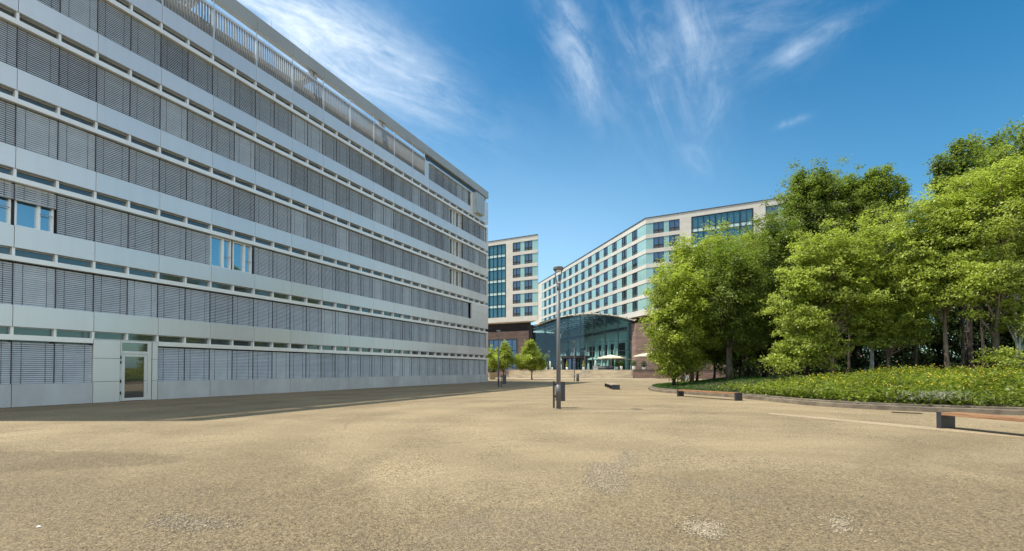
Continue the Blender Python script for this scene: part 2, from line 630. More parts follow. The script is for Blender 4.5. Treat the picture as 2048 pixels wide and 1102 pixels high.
mb.box(27.1, 27.16, -.5, -.02, 20.75, 20.95)
mb.build('projecting_box', 'boxpanel', OFF, bevel=.02)


# open windows: narrow casement, broad pane, safety bar
def open_window(m0, z0, z1, blue=True):
    mb = MB()
    x0 = m0 * MOD
    mb.box(x0 + .05, x0 + .12, .25, .396, z0, z1)
    mb.box(x0 + MOD - .12, x0 + MOD - .05, .25, .396, z0, z1)
    mb.box(x0 + MOD * .60 - .05, x0 + MOD * .60 + .05, .25, .396, z0, z1)
    mb.box(x0 + .06, x0 + MOD - .06, .26, .396, z0, z0 + .07)
    mb.box(x0 + .06, x0 + MOD - .06, .26, .396, z1 - .07, z1)
    o = mb.build('casement', 'rail', OFF)
    mb = MB()
    mb.tube([(x0 + MOD * .62, .22, z0 + .75), (x0 + MOD - .1, .22, z0 + .75)], .018, 6)
    mb.build('safety_bar', 'chrome', o)


for m0 in (-8, -9, -10, -2, -1):
    open_window(m0, Bk(2) + .0, Bk(2) + 1.84)
for k in (3, 4, 5):
    for m0 in (17, 18):
        open_window(m0, Bk(k), Bk(k) + 1.84)

# blinds
SLATW, PITCH, NSL = .088, .0905, 20


def blind_mb(tilt, n=NSL, x=0.0, z=0.0, mb=None, wid=MOD, jit=0.0):
    mb = mb or MB()
    a0, a1 = x + .007, x + wid - .007
    for i in range(n):
        zc = z + 1.80 - PITCH * (i + .5)
        t = tilt + jit * math.sin(i * 1.7)
        pts = []
        for j in range(4):
            u = (j / 3 - .5) * SLATW
            w = .010 * (1 - (2 * j / 3 - 1) ** 2)
            pts.append((.155 + u * math.cos(t) - w * math.sin(t), zc + u * math.sin(t) + w * math.cos(t)))
        vs = [(a0, y, zz) for y, zz in pts] + [(a1, y, zz) for y, zz in pts]
        mb.add(vs, [(j, j + 4, j + 5, j + 1) for j in range(3)], 0)
    zb = z + 1.80 - PITCH * n
    mb.box(a0, a1, .12, .19, zb - .035, zb - .005, 0)
    for fx in (.22, .78):
        c = x + wid * fx
        mb.box(c - .006, c + .006, .098, .104, zb, z + 1.82, 1)
    mb.box(x - .013, x + .013, .095, .110, z - .03, z + 1.84, 1)
    return mb


TILTS = [math.radians(61), math.radians(72), math.radians(53), math.radians(57)]
BM = [blind_mb(t, jit=.015).mesh('blind', ['slat', 'cord'], True) for t in TILTS]
BHALF = blind_mb(TILTS[0], 7).mesh('blind', ['slat', 'cord'], True)
cand = []
for k in range(7):
    for m_ in range(-12, 24):
        if k == 0 and m_ in (-6, -5):
            continue
        if k == 2 and (m_ in (-2, -1) or m_ > 19):
            continue
        if k in (3, 4, 5) and m_ in (17, 18):
            continue
        if k == 6 and not (14 <= m_ <= 19):
            continue
        if m_ * MOD + MOD > S1 - .4:
            continue
        s = (m_ + .5) * MOD
        d = facade_depth(s)
        seen = s > -11.2 and HY - F * (Bk(k) + .3 - EYE) / d > -30
        cand.append((0 if seen else 1, d, k, m_))
cand.sort()
rest = MB()
for i, (u, d, k, m_) in enumerate(cand):
    half = (k == 2 and m_ <= -8)
    h = (m_ * 7 + k * 13 + (m_ // 2) * 5) % 11
    v = 1 if h in (3, 7) else 2 if h in (5,) else 3 if h in (1, 9) else 0
    if i < 100:
        o = bpy.data.objects.new('blind', BHALF if half else BM[v])
        COL.objects.link(o)
        o.parent = OFF
        o.location = (m_ * MOD, 0, Bk(k) - .015)
    else:
        blind_mb(TILTS[v], 7 if half else NSL, m_ * MOD, Bk(k) - .015, rest)
ro = rest.build('blind', ['slat', 'cord'], OFF, True)
ro['kind'] = 'stuff'
# top storey strip above its blinds
mb = MB()
mb.box(17.9, S1 - .3, .40, .43, 21.4, 23.2)
mb.build('ribbon_window', 'glass', OFF)
mb = MB()
mb.box(17.75, 18.35, .05, .6, 21.4, 23.2)
mb.box(18.35, S1 - .1, -.012, .3, 23.12, 23.26)
mb.build('window_rail', 'panel', OFF)
mb = MB()
mb.box(17.9, S1 - .3, .24, .33, 23.26, 23.88)
mb.build('transom_window', 'tglass', OFF)

# door
dr = bpy.data.objects.new('door', None)
mb = MB()
z0, zt = .03, 2.46
x0, x1 = DOOR0, DOOR1
mb.box(x0, x0 + .06, .05, .22, .02, 3.08)
mb.box(x1 - .02, x1 + .14, .05, .22, .02, 3.08)
mb.box(x0 + .06, x1 - .02, .05, .22, 2.98, 3.08)
mb.box(x0 + .06, x1 - .02, .05, .22, 2.42, 2.56)
mb.box(x0 + .07, x1 - .03, .07, .15, .03, .17)
mb.box(x0 + .07, x1 - .03, .07, .15, 2.28, 2.41)
mb.box(x0 + .07, x0 + .19, .07, .15, .17, 2.28)
mb.box(x1 - .16, x1 - .03, .07, .15, .17, 2.28)
dr = mb.build('door', 'panel', OFF, bevel=.005)
mb = MB()
mb.box(x0 + .185, x1 - .155, .11, .12, .165, 2.285)
mb.box(x0 + .055, x1 - .015, .11, .12, 2.555, 2.985)
mb.build('pane', 'doorglass', dr)
mb = MB()
mb.tube([(x1 - .09, .07, 1.05), (x1 - .09, .0, 1.05), (x1 - .22, .0, 1.05)], .012, 8)
mb.build('handle', 'chrome', dr)
mb = MB()
for z in (.35, .95, 1.9, 2.15):
    mb.box(x0 - .02, x0 + .03, .01, .05, z, z + .16)
mb.build('hinge', 'darkframe', dr)

# rooftop: louvre screen, fascia beam, brackets, rods
mb = MB()
s = S0 + .1
while s < 17.7:
    mb.box(s - .024, s + .024, .03, .12, 21.46, 23.22)
    s += .155
lv = mb.build('louvre_screen', 'louvre', OFF)
mb = MB()
mb.box(S0, 17.75, .0, .2, 23.22, 23.36)
mb.box(S0, 17.75, .02, .18, 21.40, 21.455)
for j in joints(S0, 17.7):
    mb.box(j - .045, j + .045, .004, .196, 21.46, 23.215)
    mb.box(j - .03, j + .03, .06, .12, 23.365, 23.86)
mb.build('louvre_post', 'panel', lv)
mb = MB()
mb.box(S0, 17.7, .36, .52, 21.46, 22.45)
mb.build('parapet', 'wallgrey', OFF)
mb = MB()
js = joints(S0, S1 + .02)
for i in range(len(js) - 1):
    mb.box(js[i] + .007, js[i + 1] - .007, -.03, .34, 23.86, 24.74)
mb.box(S0 + .01, S1, -.01, .32, 23.89, 24.72)
mb.build('roof_fascia', 'fascia', OFF, bevel=.006)
mb = MB()
for s in (-10.5, -3.2, 4.6, 11.8):
    mb.box(s - .12, s + .12, .1, 7, 23.50, 23.85)
    mb.box(s - .12, s + .12, 6.6, 6.9, 21.46, 23.45)
    mb.tube([(s - 2.2, .9, 22.2), (s, .9, 23.5)], .07, 6)
    mb.box(s - .45, s - .25, .1, 1.6, 23.4, 23.85)
mb.build('roof_beam', 'wallgrey', OFF)
mb = MB()
for s in (1.8, 4.9, 9.3):
    mb.tube([(s, 1.2, 21.46), (s, 1.2, 26.2)], .018, 6)
mb.build('lightning_rod', 'frame', OFF)
mb = MB()
mb.box(S1 - .1, S1 + .05, -.22, -.01, 3.75, 3.9)
mb.tube([(S1 - .02, -.34, 3.76), (S1 - .02, -.1, 3.82)], .06, 8)
mb.build('security_camera', 'white', OFF)

# ------------------------------------------------------------------ the hotel
HO = (27.97, 89.0)
HA = math.atan2(-.44, .898)
HOT = thing('hotel_building', 'cream stone hotel with mint glass panels in two wings around an arched glass entrance hall', 'hotel', (*HO, 0), HA)
WL = (-.658, .753)
WN = (.753, .658)
RT, RB = 33.2, 13.1


def row(k):
    t = 32.1 - 3.1 * k
    return t, t - 2.3


def along(p, d, L):
    return (p[0] + d[0] * L, p[1] + d[1] * L)


# body masses
mb = MB()
q = along((0, 0), WL, 74)
mb.prism([(.25 * WN[0], .25), (36, .25), (36, 14), (8, 14), along(q, WN, 13), along(q, WN, .25)], RB + .02, RT - .3)
qt = along((-24.4, 0), WL, 30)
mb.prism([(-46, .25), (-24.65, .25), (qt[0] - .3, qt[1]), (-66, qt[1])], RB + .02, RT - .3)
mb.build('body', 'stone', HOT)
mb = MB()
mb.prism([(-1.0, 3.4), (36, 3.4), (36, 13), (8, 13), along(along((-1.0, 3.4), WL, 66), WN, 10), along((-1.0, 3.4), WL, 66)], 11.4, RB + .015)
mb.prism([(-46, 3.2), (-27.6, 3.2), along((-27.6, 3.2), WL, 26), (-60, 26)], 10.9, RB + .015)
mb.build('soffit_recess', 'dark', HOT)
b0 = (-2.55, 2.09)
mb = MB()
mb.prism([b0, (36.2, 2.09), (36.2, 14), (9, 14), along(along(b0, WL, 60), WN, 12), along(b0, WL, 60)], 0, 11.6)
mb.prism([(-60, 2.0), (-27.6, 2.0), along((-27.6, 2.0), WL, 24), (-66, 24)], 0, 11.0)
mb.build('base_wall', 'brown', HOT)
mb = MB()
for z in (2.9, 4.3, 5.7, 7.1, 8.5, 9.9):
    mb.box(b0[0] + .01, 36, 2.075, 2.1, z, z + .02)
    mb.box(-60, -27.65, 1.985, 2.0, z, z + .02)
mb.build('cladding_joint', 'dark', HOT)
mb = MB()
mb.box(-38.5, -30.8, 1.93, 2.05, 1.6, 9.0, 0)
for i in range(7):
    x = -38.5 + 7.7 * i / 6
    mb.box(x - .08, x + .08, 1.86, 1.93, 1.6, 9.0, 1)
for z in (4.1, 6.3, 8.95):
    mb.box(-38.5, -30.8, 1.87, 1.93, z - .07, z + .07, 1)
mb.box(-47, -41.2, 1.93, 2.05, 1.6, 8.6, 0)
for x in (-47, -44, -41.2):
    mb.box(x - .08, x + .08, 1.86, 1.93, 1.6, 8.6, 1)
mb.build('shop_window', ['hglass', 'darkframe'], HOT)
mb = MB()
mb.box(-27.9, -26.95, 2.2, 3.3, 1.5, 12.4)
mb.build('column', 'dark', HOT)

pans = []
wins = []           # (size key, frame, x0, x1, z0, z1)


def skin(frame, x0, x1, zones, depth):
    """Stone bands, mint panels and windows of one front; zones: (kind, x0, x1)."""
    st = MB(frame)
    st.box(x0, x1, 0, .245, 32.1, RT)
    st.box(x0, x1, 0, .245, RB, row(5)[1])
    for kind, a, b in zones:
        if kind == 'stone':
            st.box(a, b, .002, .243, row(5)[1], 32.1)
    runs, cur = [], None
    for kind, a, b in sorted(zones, key=lambda t: t[1]):
        if kind in ('glass', 'win'):
            if cur and abs(cur[1] - a) < .02:
                cur[1] = b
            else:
                cur = [a, b]
                runs.append(cur)
    for a, b in runs:
        for k in range(5):
            st.box(a, b, 0, .24, row(k + 1)[0], row(k)[1])
    for kind, a, b in zones:
        if kind == 'glass':
            for k in range(6):
                pans.append((depth(a), frame, a + .015, b - .015, row(k)[1] + .02, row(k)[0] - .02))
        elif kind == 'win':
            for k in range(6):
                wins.append((depth(a), frame, a, b, row(k)[1], row(k)[0]))
    return st


FRONT = (0, 0, 0)
zf = [('glass', 0, 1.5), ('win', 1.5, 3.5), ('glass', 3.5, 4.6), ('win', 4.6, 6.6), ('stone', 6.6, 8.9), ('curtain', 8.9, 19.5), ('stone', 19.5, 21.6),
      ('win', 21.6, 23.6), ('glass', 23.6, 24.7), ('win', 24.7, 26.7), ('stone', 26.7, 36)]
zt = [('glass', -25.9, -24.4), ('win', -27.85, -25.9), ('glass', -29.0, -27.85), ('win', -30.95, -29.0), ('stone', -32.9, -30.95), ('curtain', -42, -32.9), ('stone', -46, -42)]
st = skin(FRONT, 0, 36, zf, lambda a: 88 - .44 * a)
st2 = skin(FRONT, -46, -24.4, zt, lambda a: 89 - .44 * a)
WF = (0, 0, math.atan2(-WL[1], -WL[0]))
zw, s = [('glass', -3.45, 0)], 3.45
while s < 66:
    zw += [('win', -s - 2.05, -s), ('glass', -s - 4.5, -s - 2.05)]
    s += 4.5
zw.append(('stone', -74, -s))
st3 = skin(WF, -74, 0, zw, lambda a: 89 - a * .966)
for q_ in (st, st2, st3):
    q_.build('stone_band', 'stone', HOT)
pans.sort(key=lambda t: t[0])
far = MB(WF)
for i, (d, fr, a, b, z0, z1) in enumerate(pans):
    mb = MB(fr) if i < 100 else far
    mb.box(a, b, .09, .22, z0, z1)
    if i < 100:
        mb.build('glazed_panel', 'mint', HOT)
far.build('glazed_panel', 'mint', HOT)['kind'] = 'stuff'
# thin joints in the stone bands
mb = MB(WF)
for k in range(6):
    z0 = row(k)[1]
    z1 = row(k + 1)[0] if k < 5 else None
    z1 = z0 - .8
    for i in range(1, 17):
        mb.box(-4.5 * i - .012, -4.5 * i + .012, -.004, .05, z1 + .01, z0 - .01)
mb.build('band_joint', 'graypan', HOT)
# windows: nearest hundred on their own, the far rest as one
wins.sort(key=lambda t: t[0])


def win_mb(mb, x0, x1, z0, z1):
    zs = z0 + .72
    mb.box(x0 + .02, x1 - .02, .14, .22, zs, z1 - .02, 0)
    mb.box(x0 + .02, x1 - .02, .12, .22, z0 + .02, zs - .04, 1)
    c = (x0 + x1) / 2
    for a, b in ((x0, x0 + .1), (c - .06, c + .06), (x1 - .1, x1)):
        mb.box(a, b, .05, .14, z0 + .01, z1 - .01, 2)
    for a, b in ((z0 + .01, z0 + .1), (zs - .06, zs + .05), (z1 - .1, z1 - .01)):
        mb.box(x0 + .1, x1 - .1, .06, .138, a, b, 2)


far = MB(WF)
for i, (d, fr, a, b, z0, z1) in enumerate(wins):
    if i < 100:
        mb = MB(fr)
        win_mb(mb, a, b, z0, z1)
        mb.build('window', ['hglass', 'graypan', 'darkframe'], HOT)
    else:
        win_mb(far, a, b, z0, z1)
far.build('window', ['hglass', 'graypan', 'darkframe'], HOT)['kind'] = 'stuff'
# curtain walls
for x0, x1, nb in ((8.9, 19.5, 5), (-42, -32.9, 4)):
    mb = MB()
    mb.box(x0, x1, .12, .23, RB + 1.2, 32.1, 0)
    for k in range(6):
        t, b = row(k)
        if k < 5:
            mb.box(x0 + .1, x1 - .1, .07, .119, b - .72, b - .08, 1)
        mb.box(x0, x1, .02, .118, b - .08, b + .06, 2)
        mb.box(x0, x1, .02, .118, t - .06, t + .06 if k else t, 2)
    for i in range(2 * nb + 1):
        x = x0 + (x1 - x0) * i / (2 * nb)
        w = .12 if i % 2 == 0 else .05
        mb.box(x - w, x + w, -.02 if i % 2 == 0 else .01, .121, RB + 1.2, 32.1, 2)
    mb.box(x0, x1, -.03, .121, 32.0, 32.15, 2)
    mb.build('curtain_wall', ['cglass', 'palemint', 'darkframe'], HOT)
mb = MB()
mb.prism([(-.1, -.1), (36.1, -.1), (36.1, 14.1), (8, 14.1), along(q, WN, 13.1), along(q, WN, -.1)], RT + .002, RT + .14)
mb.prism([(-46.1, -.1), (-24.3, -.1), (qt[0], qt[1]), (-66, qt[1])], RT + .002, RT + .14)
mb.build('roof_edge', 'coping', HOT)

# arched entrance hall
AX0, AX1, AY = -26.95, -3.7, 3.4
AC, AHW = (AX0 + AX1) / 2, (AX1 - AX0) / 2


def arch(x):
    return 11.9 + 2.15 * (1 - ((x - AC) / AHW) ** 2)


mb = MB()
N = 24
xs = [AX0 + (AX1 - AX0) * i / N for i in range(N + 1)]
for i in range(N):
    mb.add([(xs[i], AY, 1.55), (xs[i + 1], AY, 1.55), (xs[i + 1], AY, arch(xs[i + 1])), (xs[i], AY, arch(xs[i]))], [(0, 1, 2, 3)])
gf = mb.build('glass_front', 'aglass', HOT)
mb = MB()
for i in range(1, 8):
    x = AX0 + (AX1 - AX0) * i / 8
    mb.box(x - .06, x + .06, AY - .12, AY - .01, 1.55, arch(x) - .05)
    mb.tube([(x, AY + .5, 1.55), (x, AY + .5, arch(x))], .05, 6)
mb.box(AX1 - .9, AX1 - .82, AY - .1, AY - .01, 1.55, 12.2)
mb.box(AX1 - .1, AX1 + .02, AY - .12, AY + .1, 1.55, 12.0)
for z in (3.7, 5.8, 7.9, 10.0):
    mb.box(AX0, AX1, AY - .10, AY - .02, z - .05, z + .05)
mb.build('mullion', 'steel', gf)
mb = MB()
L0, L1 = -1.6, 40
for i in range(N):
    a, b = xs[i], xs[i + 1]
    za, zb = arch(a) + .25, arch(b) + .25
    mb.add([(a + WL[0] * L0, AY + WL[1] * L0, za), (b + WL[0] * L0, AY + WL[1] * L0, zb),
            (b + WL[0] * L1, AY + WL[1] * L1, zb), (a + WL[0] * L1, AY + WL[1] * L1, za)], [(0, 1, 2, 3)])
vr = mb.build('vault_roof', 'vglass', HOT)
mb = MB()
for j in range(13):
    L = .3 + j * 3.2
    path = [(x + WL[0] * L, AY + WL[1] * L, arch(x) + .12) for x in xs]
    mb.tube(path, .09, 6)
    low = [(x + WL[0] * L, AY + WL[1] * L, arch(x) - .85) for x in xs[2:-2:2]]
    mb.tube(low, .06, 5)
    if j < 12:
        for i in range(2, N - 2, 2):
            x, x2 = xs[i], xs[i + 2] if i + 2 <= N - 2 else xs[i]
            mb.tube([(x + WL[0] * L, AY + WL[1] * L, arch(x) - .85), (x2 + WL[0] * (L + 3.2), AY + WL[1] * (L + 3.2), arch(x2) + .1)], .04, 4)
            mb.tube([(x + WL[0] * L, AY + WL[1] * L, arch(x) - .85), (x + WL[0] * (L + 1.6), AY + WL[1] * (L + 1.6), arch(x) + .12)], .035, 4)
for i in range(0, N + 1, 2):
    x = xs[i]
    mb.tube([(x + WL[0] * .0, AY, arch(x) + .15), (x + WL[0] * L1, AY + WL[1] * L1, arch(x) + .15)], .06, 5)
mb.build('truss', 'steel', vr)
mb = MB()
path = [(x + WL[0] * -1.6, AY + WL[1] * -1.6, arch(x) + .22) for x in xs]
mb.tube(path, .13, 8)
for i in range(0, N + 1, 2):
    x = xs[i]
    mb.tube([(x + WL[0] * -2.1, AY + WL[1] * -2.1, arch(x) + .42), (x + WL[0] * 1.0, AY + WL[1] * 1.0, arch(x) + .38)], .1, 6)
mb.build('canopy_edge', 'canopytube', vr)
# inside: long mint wall with window openings, end wall, walkway
IF = (AX1 + .35 - .753 * .95, AY + .3 - .658 * .95, WF[2])
mb = MB(IF)
mb.box(-42, -.8, .0, .25, 1.55, 12.9, 0)
for x0, x1, z0, z1 in ((-5.0, -1.6, 4.8, 7.6), (-8.4, -7.0, 4.8, 7.6), (-11.6, -10.2, 4.8, 7.6), (-14.6, -13.4, 4.8, 7.6), (-20, -17, 4.8, 7.6), (-26, -23, 4.8, 7.6),
                       (-30, -28.6, 4.8, 7.6), (-36, -33, 4.8, 7.6), (-9, -2, 1.6, 4.0), (-20, -17.5, 1.6, 4.0), (-34, -24, 1.6, 4.0)):
    mb.box(x0, x1, -.06, .0, z0, z1, 1)
for x in (-1, -6, -9.3, -12.5, -15.6, -21.5, -27.2, -31.4):
    mb.box(x - .15, x + .15, -.35, -.07, 1.55, 9.2, 0)
mb.box(-42, -.8, -.5, -.07, 4.15, 4.4, 0)
mb.box(-42, -.8, -.7, -.08, 10.4, 11.0, 2)
mb.build('hall_wall', ['inwall', 'hglass', 'steel'], HOT)
mb = MB(IF)
mb.box(-42.5, -42, -26, .2, 1.55, 13, 0)
mb.build('hall_end_wall', 'steel', HOT)
mb = MB((-27.3, AY, WF[2]))
mb.box(-26, 0, -.3, 0, 1.55, 12.5, 0)
mb.build('hall_side_wall', 'graypan', HOT)
# wall lanterns and revolving door
mb = MB(IF)
for x in (-6, -12.5, -21.5):
    mb.box(x - .16, x + .16, -.62, -.4, 5.0, 6.1)
mb.build('wall_lantern', 'white', HOT)
dc = (-17.6, 2.6)
mb = MB()
mb.lathe([(1.9, 4.15), (3.3, 4.2), (3.3, 4.75), (1.9, 4.8)], 28, dc[0] + 1.1, dc[1] + .9, 0)
for a in range(0, 360, 30):
    t = math.radians(a)
    x, y = dc[0] + 1.1 + 2.2 * math.cos(t), dc[1] + .9 + 2.2 * math.sin(t)
    mb.box(x - .1, x + .1, y - .1, y + .1, 1.55, 4.2, 0)
mb.box(dc[0] + 3.2, dc[0] + 4.1, dc[1] - 1.2, dc[1] + .6, 1.55, 4.5, 0)
mb.box(dc[0] - 1.6, dc[0] - 1.0, dc[1] - .8, dc[1] + .6, 1.55, 4.3, 0)
mb.box(dc[0] - .6, dc[0] + 2.8, dc[1] + 2.2, dc[1] + 2.3, 1.55, 4.15, 1)
for a in (20, 110, 200, 290):
    t = math.radians(a)
    c = (dc[0] + 1.1, dc[1] + .9)
    mb.add([(c[0], c[1], 1.6), (c[0] + 2 * math.cos(t), c[1] + 2 * math.sin(t), 1.6), (c[0] + 2 * math.cos(t), c[1] + 2 * math.sin(t), 4.1), (c[0], c[1], 4.1)], [(0, 1, 2, 3)], 2)
mb.build('revolving_door', ['dark', 'wood', 'hglass'], HOT)

# ------------------------------------------------------------------ terrace with steps
TO = (21.9, 77.5)
TA = math.radians(-14)
TE, TW = (math.cos(TA), math.sin(TA)), (-math.sin(TA), math.cos(TA))


def tpt(x, y, z=0):
    return (TO[0] + TE[0] * x + TW[0] * y, TO[1] + TE[1] * x + TW[1] * y, z)


def tloc(px, y):
    """x along the terrace for a photo column at terrace row y."""
    u = (px - CX) / F
    ox, oy = TO[0] + TW[0] * y, TO[1] + TW[1] * y
    return (u * oy - ox) / (TE[0] - u * TE[1])


TH = 1.55
mb = MB()
mb.prism([(-60, 3.61), (34, 3.61), (34, 70), (-60, 70)], -.5, TH)
mb.prism([(-60, .31), (-24.3, .31), (-24.3, 3.6), (-60, 3.6)], -.5, TH - .004)
mb.prism([(.31, .31), (34, .31), (34, 3.6), (.31, 3.6)], -.5, TH - .004)
o = mb.build('terrace', 'slab2')
o.location = (*TO, 0)
o.rotation_euler = (0, 0, TA)
tag(o, kind='structure')
mb = MB()
for i in range(9):
    mb.box(-23.98, -.02, .4 * i, 3.6, (TH / 9) * i + (.0 if i else -.2), (TH / 9) * (i + 1) - .003 * (i == 8))
    mb.box(-23.98, -.02, .4 * i - .03, .4 * i, (TH / 9) * (i + 1) - .05, (TH / 9) * (i + 1) - .004)
o = mb.build('steps', 'slab')
o.location = (*TO, 0)
o.rotation_euler = (0, 0, TA)
tag(o, kind='structure')
mb = MB()
mb.prism([(-40, -7.5), (4, -4.0), (4, -.05), (-40, -.05)], -.05, .012)
o = mb.build('pavement', 'slab2')
o.location = (*TO, 0)
o.rotation_euler = (0, 0, TA)
tag(o, kind='structure')


def retaining(x0, x1, cheek, label):
    r = thing('retaining_wall', label, 'wall', tpt(x0, 0), TA)
    w = x1 - x0
    mb = MB()
    mb.box(0, w, 0, .3, -.2, TH - .1)
    if cheek == 'left':
        mb.box(0, .3, .3, 3.6, -.2, TH - .1)
    else:
        mb.box(w - .3, w, .3, 3.6, -.2, TH - .1)
    mb.build('wall_face', 'brown', r)
    mb = MB()
    mb.box(-.04, w + .04, -.05, .36, TH - .1, TH + .03)
    mb.build('coping', 'coping', r)


retaining(0.0, 33.0, 'left', 'brown stone wall of the terrace to the right of the steps')
retaining(-55.0, -24.0, 'right', 'brown stone wall of the terrace to the left of the steps')


def balustrade(x0, x1, y, label):
    r = thing('balustrade', label, 'railing', tpt(x0, y, TH + .03), TA)
    w = x1 - x0
    mb = MB()
    mb.box(0, w, -.03, .03, .98, 1.04)
    mb.build('handrail', 'chrome', r)
    mb = MB()
    x = .05
    while x < w:
        mb.box(x - .02, x + .02, -.02, .02, 0, .97)
        x += .14
    mb.box(0, w, -.025, .025, .05, .10)
    mb.build('baluster', 'darkframe', r)


balustrade(.2, 30, .2, 'dark barred railing on the terrace wall right of the steps')
balustrade(-50, -24.2, .2, 'dark barred railing on the terrace wall left of the steps')


def stair_rail(x, label, twin=False):
    r = thing('stair_handrail', label, 'handrail', tpt(x, 0), TA, 'handrails on the terrace steps')
    for dx in ((0, .9) if twin else (0,)):
        mb = MB()
        mb.tube([(dx, -.2, 0), (dx, -.2, 1.0), (dx, 3.7, TH + .95), (dx, 4.0, TH + .95), (dx, 4.0, TH)], .035, 8)
        mb.build('handrail', 'chrome', r)
        mb = MB()
        for i in range(1, 4):
            y = -.2 + i * .98
            mb.tube([(dx, y, .17 * max(0, int(y / .4))), (dx, y, 1.0 + (TH - .05) * (y + .2) / 3.9)], .02, 6)
        mb.build('post', 'chrome', r)
    return r


stair_rail(-.35, 'steel handrail at the right end of the terrace steps beside the brown wall')
stair_rail(-23.6, 'steel handrail at the left end of the terrace steps behind the small trees')
stair_rail(tloc(1164, 1.5), 'twin steel handrail in the middle of the terrace steps', True)


# terrace furniture
def parasol(px, y, span, top, label):
    x = tloc(px, y)
    r = thing('parasol', label, 'parasol', tpt(x, y, TH), TA + .5, 'cream cafe parasols on the terrace')
    h = top
    e = h - .62
    c = span / 2
    mb = MB()
    n = 8
    ring = [(c * 1.12 * math.cos(math.pi / 4 * i + .39), c * 1.12 * math.sin(math.pi / 4 * i + .39)) for i in range(n)]
    mid = [(a * .5, b * .5) for a, b in ring]
    vs = [(0, 0, h)] + [(a, b, h - .28) for a, b in mid] + [(a, b, e) for a, b in ring] + [(a, b, e - .16) for a, b in ring]
    fs = [(0, 1 + i, 1 + (i + 1) % n) for i in range(n)]
    for lv in (0, 1):
        fs += [(1 + lv * n + i, 1 + (lv + 1) * n + i, 1 + (lv + 1) * n + (i + 1) % n, 1 + lv * n + (i + 1) % n) for i in range(n)]
    mb.add(vs, fs)
    mb.build('canopy', 'canvas', r)
    mb = MB()
    mb.tube([(0, 0, 0), (0, 0, h)], .045, 8)
    mb.box(-.45, .45, -.45, .45, 0, .09)
    mb.build('pole', 'white', r)
    mb = MB()
    for a, b in ring:
        mb.tube([(0, 0, h - .9), (a * .5, b * .5, h - .32)], .02, 5)
    mb.build('rib', 'white', r)


parasol(1222, 6.5, 4.7, 3.0, 'open cream parasol over the lounge seats beside the glass hall')
parasol(1296, 3.8, 4.7, 3.25, 'open cream parasol by the brown base wall, half behind the maple')


def leaf_ball(c, r, n, size, up=.6, flat=.9):
    d = RNG.normal(size=(n, 3))
    d /= np.linalg.norm(d, axis=1, keepdims=True)
    rad = RNG.random(n) ** .45
    lob = 1 + .22 * np.sin(d[:, 0] * 4.1 + c[0] * 3) * np.cos(d[:, 2] * 5 + c[1])
    p = d * (rad * lob)[:, None] * np.array(r) + np.array(c)
    nr = d * .8 + np.array([0, 0, up]) + RNG.normal(size=(n, 3)) * .5
    return leaf_quads(p, nr, size * RNG.uniform(.7, 1.3, n))


def potted(px, y, kind, label, pot=.26, poth=.55, group='potted plants on the terrace'):
    x = tloc(px, y)
    r = thing('potted_plant', label, 'potted plant', tpt(x, y, TH), 0, group)
    mb = MB()
    mb.lathe([(pot * .78, 0), (pot, poth), (pot * .9, poth), (pot * .86, poth - .06)], 14)
    mb.build('pot', 'white' if kind != 'dark' else 'bin', r, True)
    if kind == 'cone':
        parts = [leaf_ball((0, 0, poth + .45), (.33, .33, .55), 500, .09), leaf_ball((0, 0, poth + 1.0), (.17, .17, .5), 300, .09)]
    elif kind == 'ball':
        parts = [leaf_ball((0, 0, poth + .55), (.62, .62, .6), 900, .12)]
    else:
        parts = [leaf_ball((0, 0, poth + .35), (.42, .42, .5), 500, .1)]
    me = raw_mesh('foliage', np.concatenate(parts), 4, ['leaf_box' if kind != 'cone' else 'leaf_maple'])
    o = bpy.data.objects.new('foliage', me)
    COL.objects.link(o)
    o.parent = r


potted(1134, 12, 'cone', 'conical clipped shrub in a white pot left of the entrance door')
potted(1167.5, 10, 'cone', 'conical clipped shrub in a white pot right of the entrance door', .3)
potted(1197, 8, 'low', 'low flowering plant in a pale pot beside the grey terrace chest')
potted(1234, 5.2, 'ball', 'round bushy shrub in a white pot next to the parasol pole', .3, .6)
potted(1242.5, 4.6, 'ball', 'taller bushy shrub in a white pot at the top of the right handrail', .3, .75)
potted(1268, 2.8, 'ball', 'bushy shrub behind the terrace railing before the brown wall corner', .35, .7)
potted(1288, 2.8, 'ball', 'bushy shrub behind the terrace railing under the half-hidden parasol', .35, .5)
potted(1092, 5.5, 'low', 'pale trough plant at the top of the steps left of the lamp post', .3, .6)


def lounge(px, y, label, w=1.9):
    x = tloc(px, y)
    r = thing('lounge_sofa', label, 'sofa', tpt(x, y, TH), TA, 'lounge seats under the parasol')
    mb = MB()
    mb.box(-w / 2, w / 2, -.4, .4, .08, .3)
    mb.box(-w / 2, w / 2, .3, .42, .3, .72)
    mb.build('frame', 'darkframe', r, bevel=.02)
    mb = MB()
    mb.box(-w / 2 + .06, w / 2 - .06, -.38, .28, .31, .46)
    mb.box(-w / 2 + .1, -.04, .16, .29, .47, .78)
    mb.box(.04, w / 2 - .1, .16, .29, .47, .78)
    mb.build('cushion', 'cushion', r, bevel=.04)


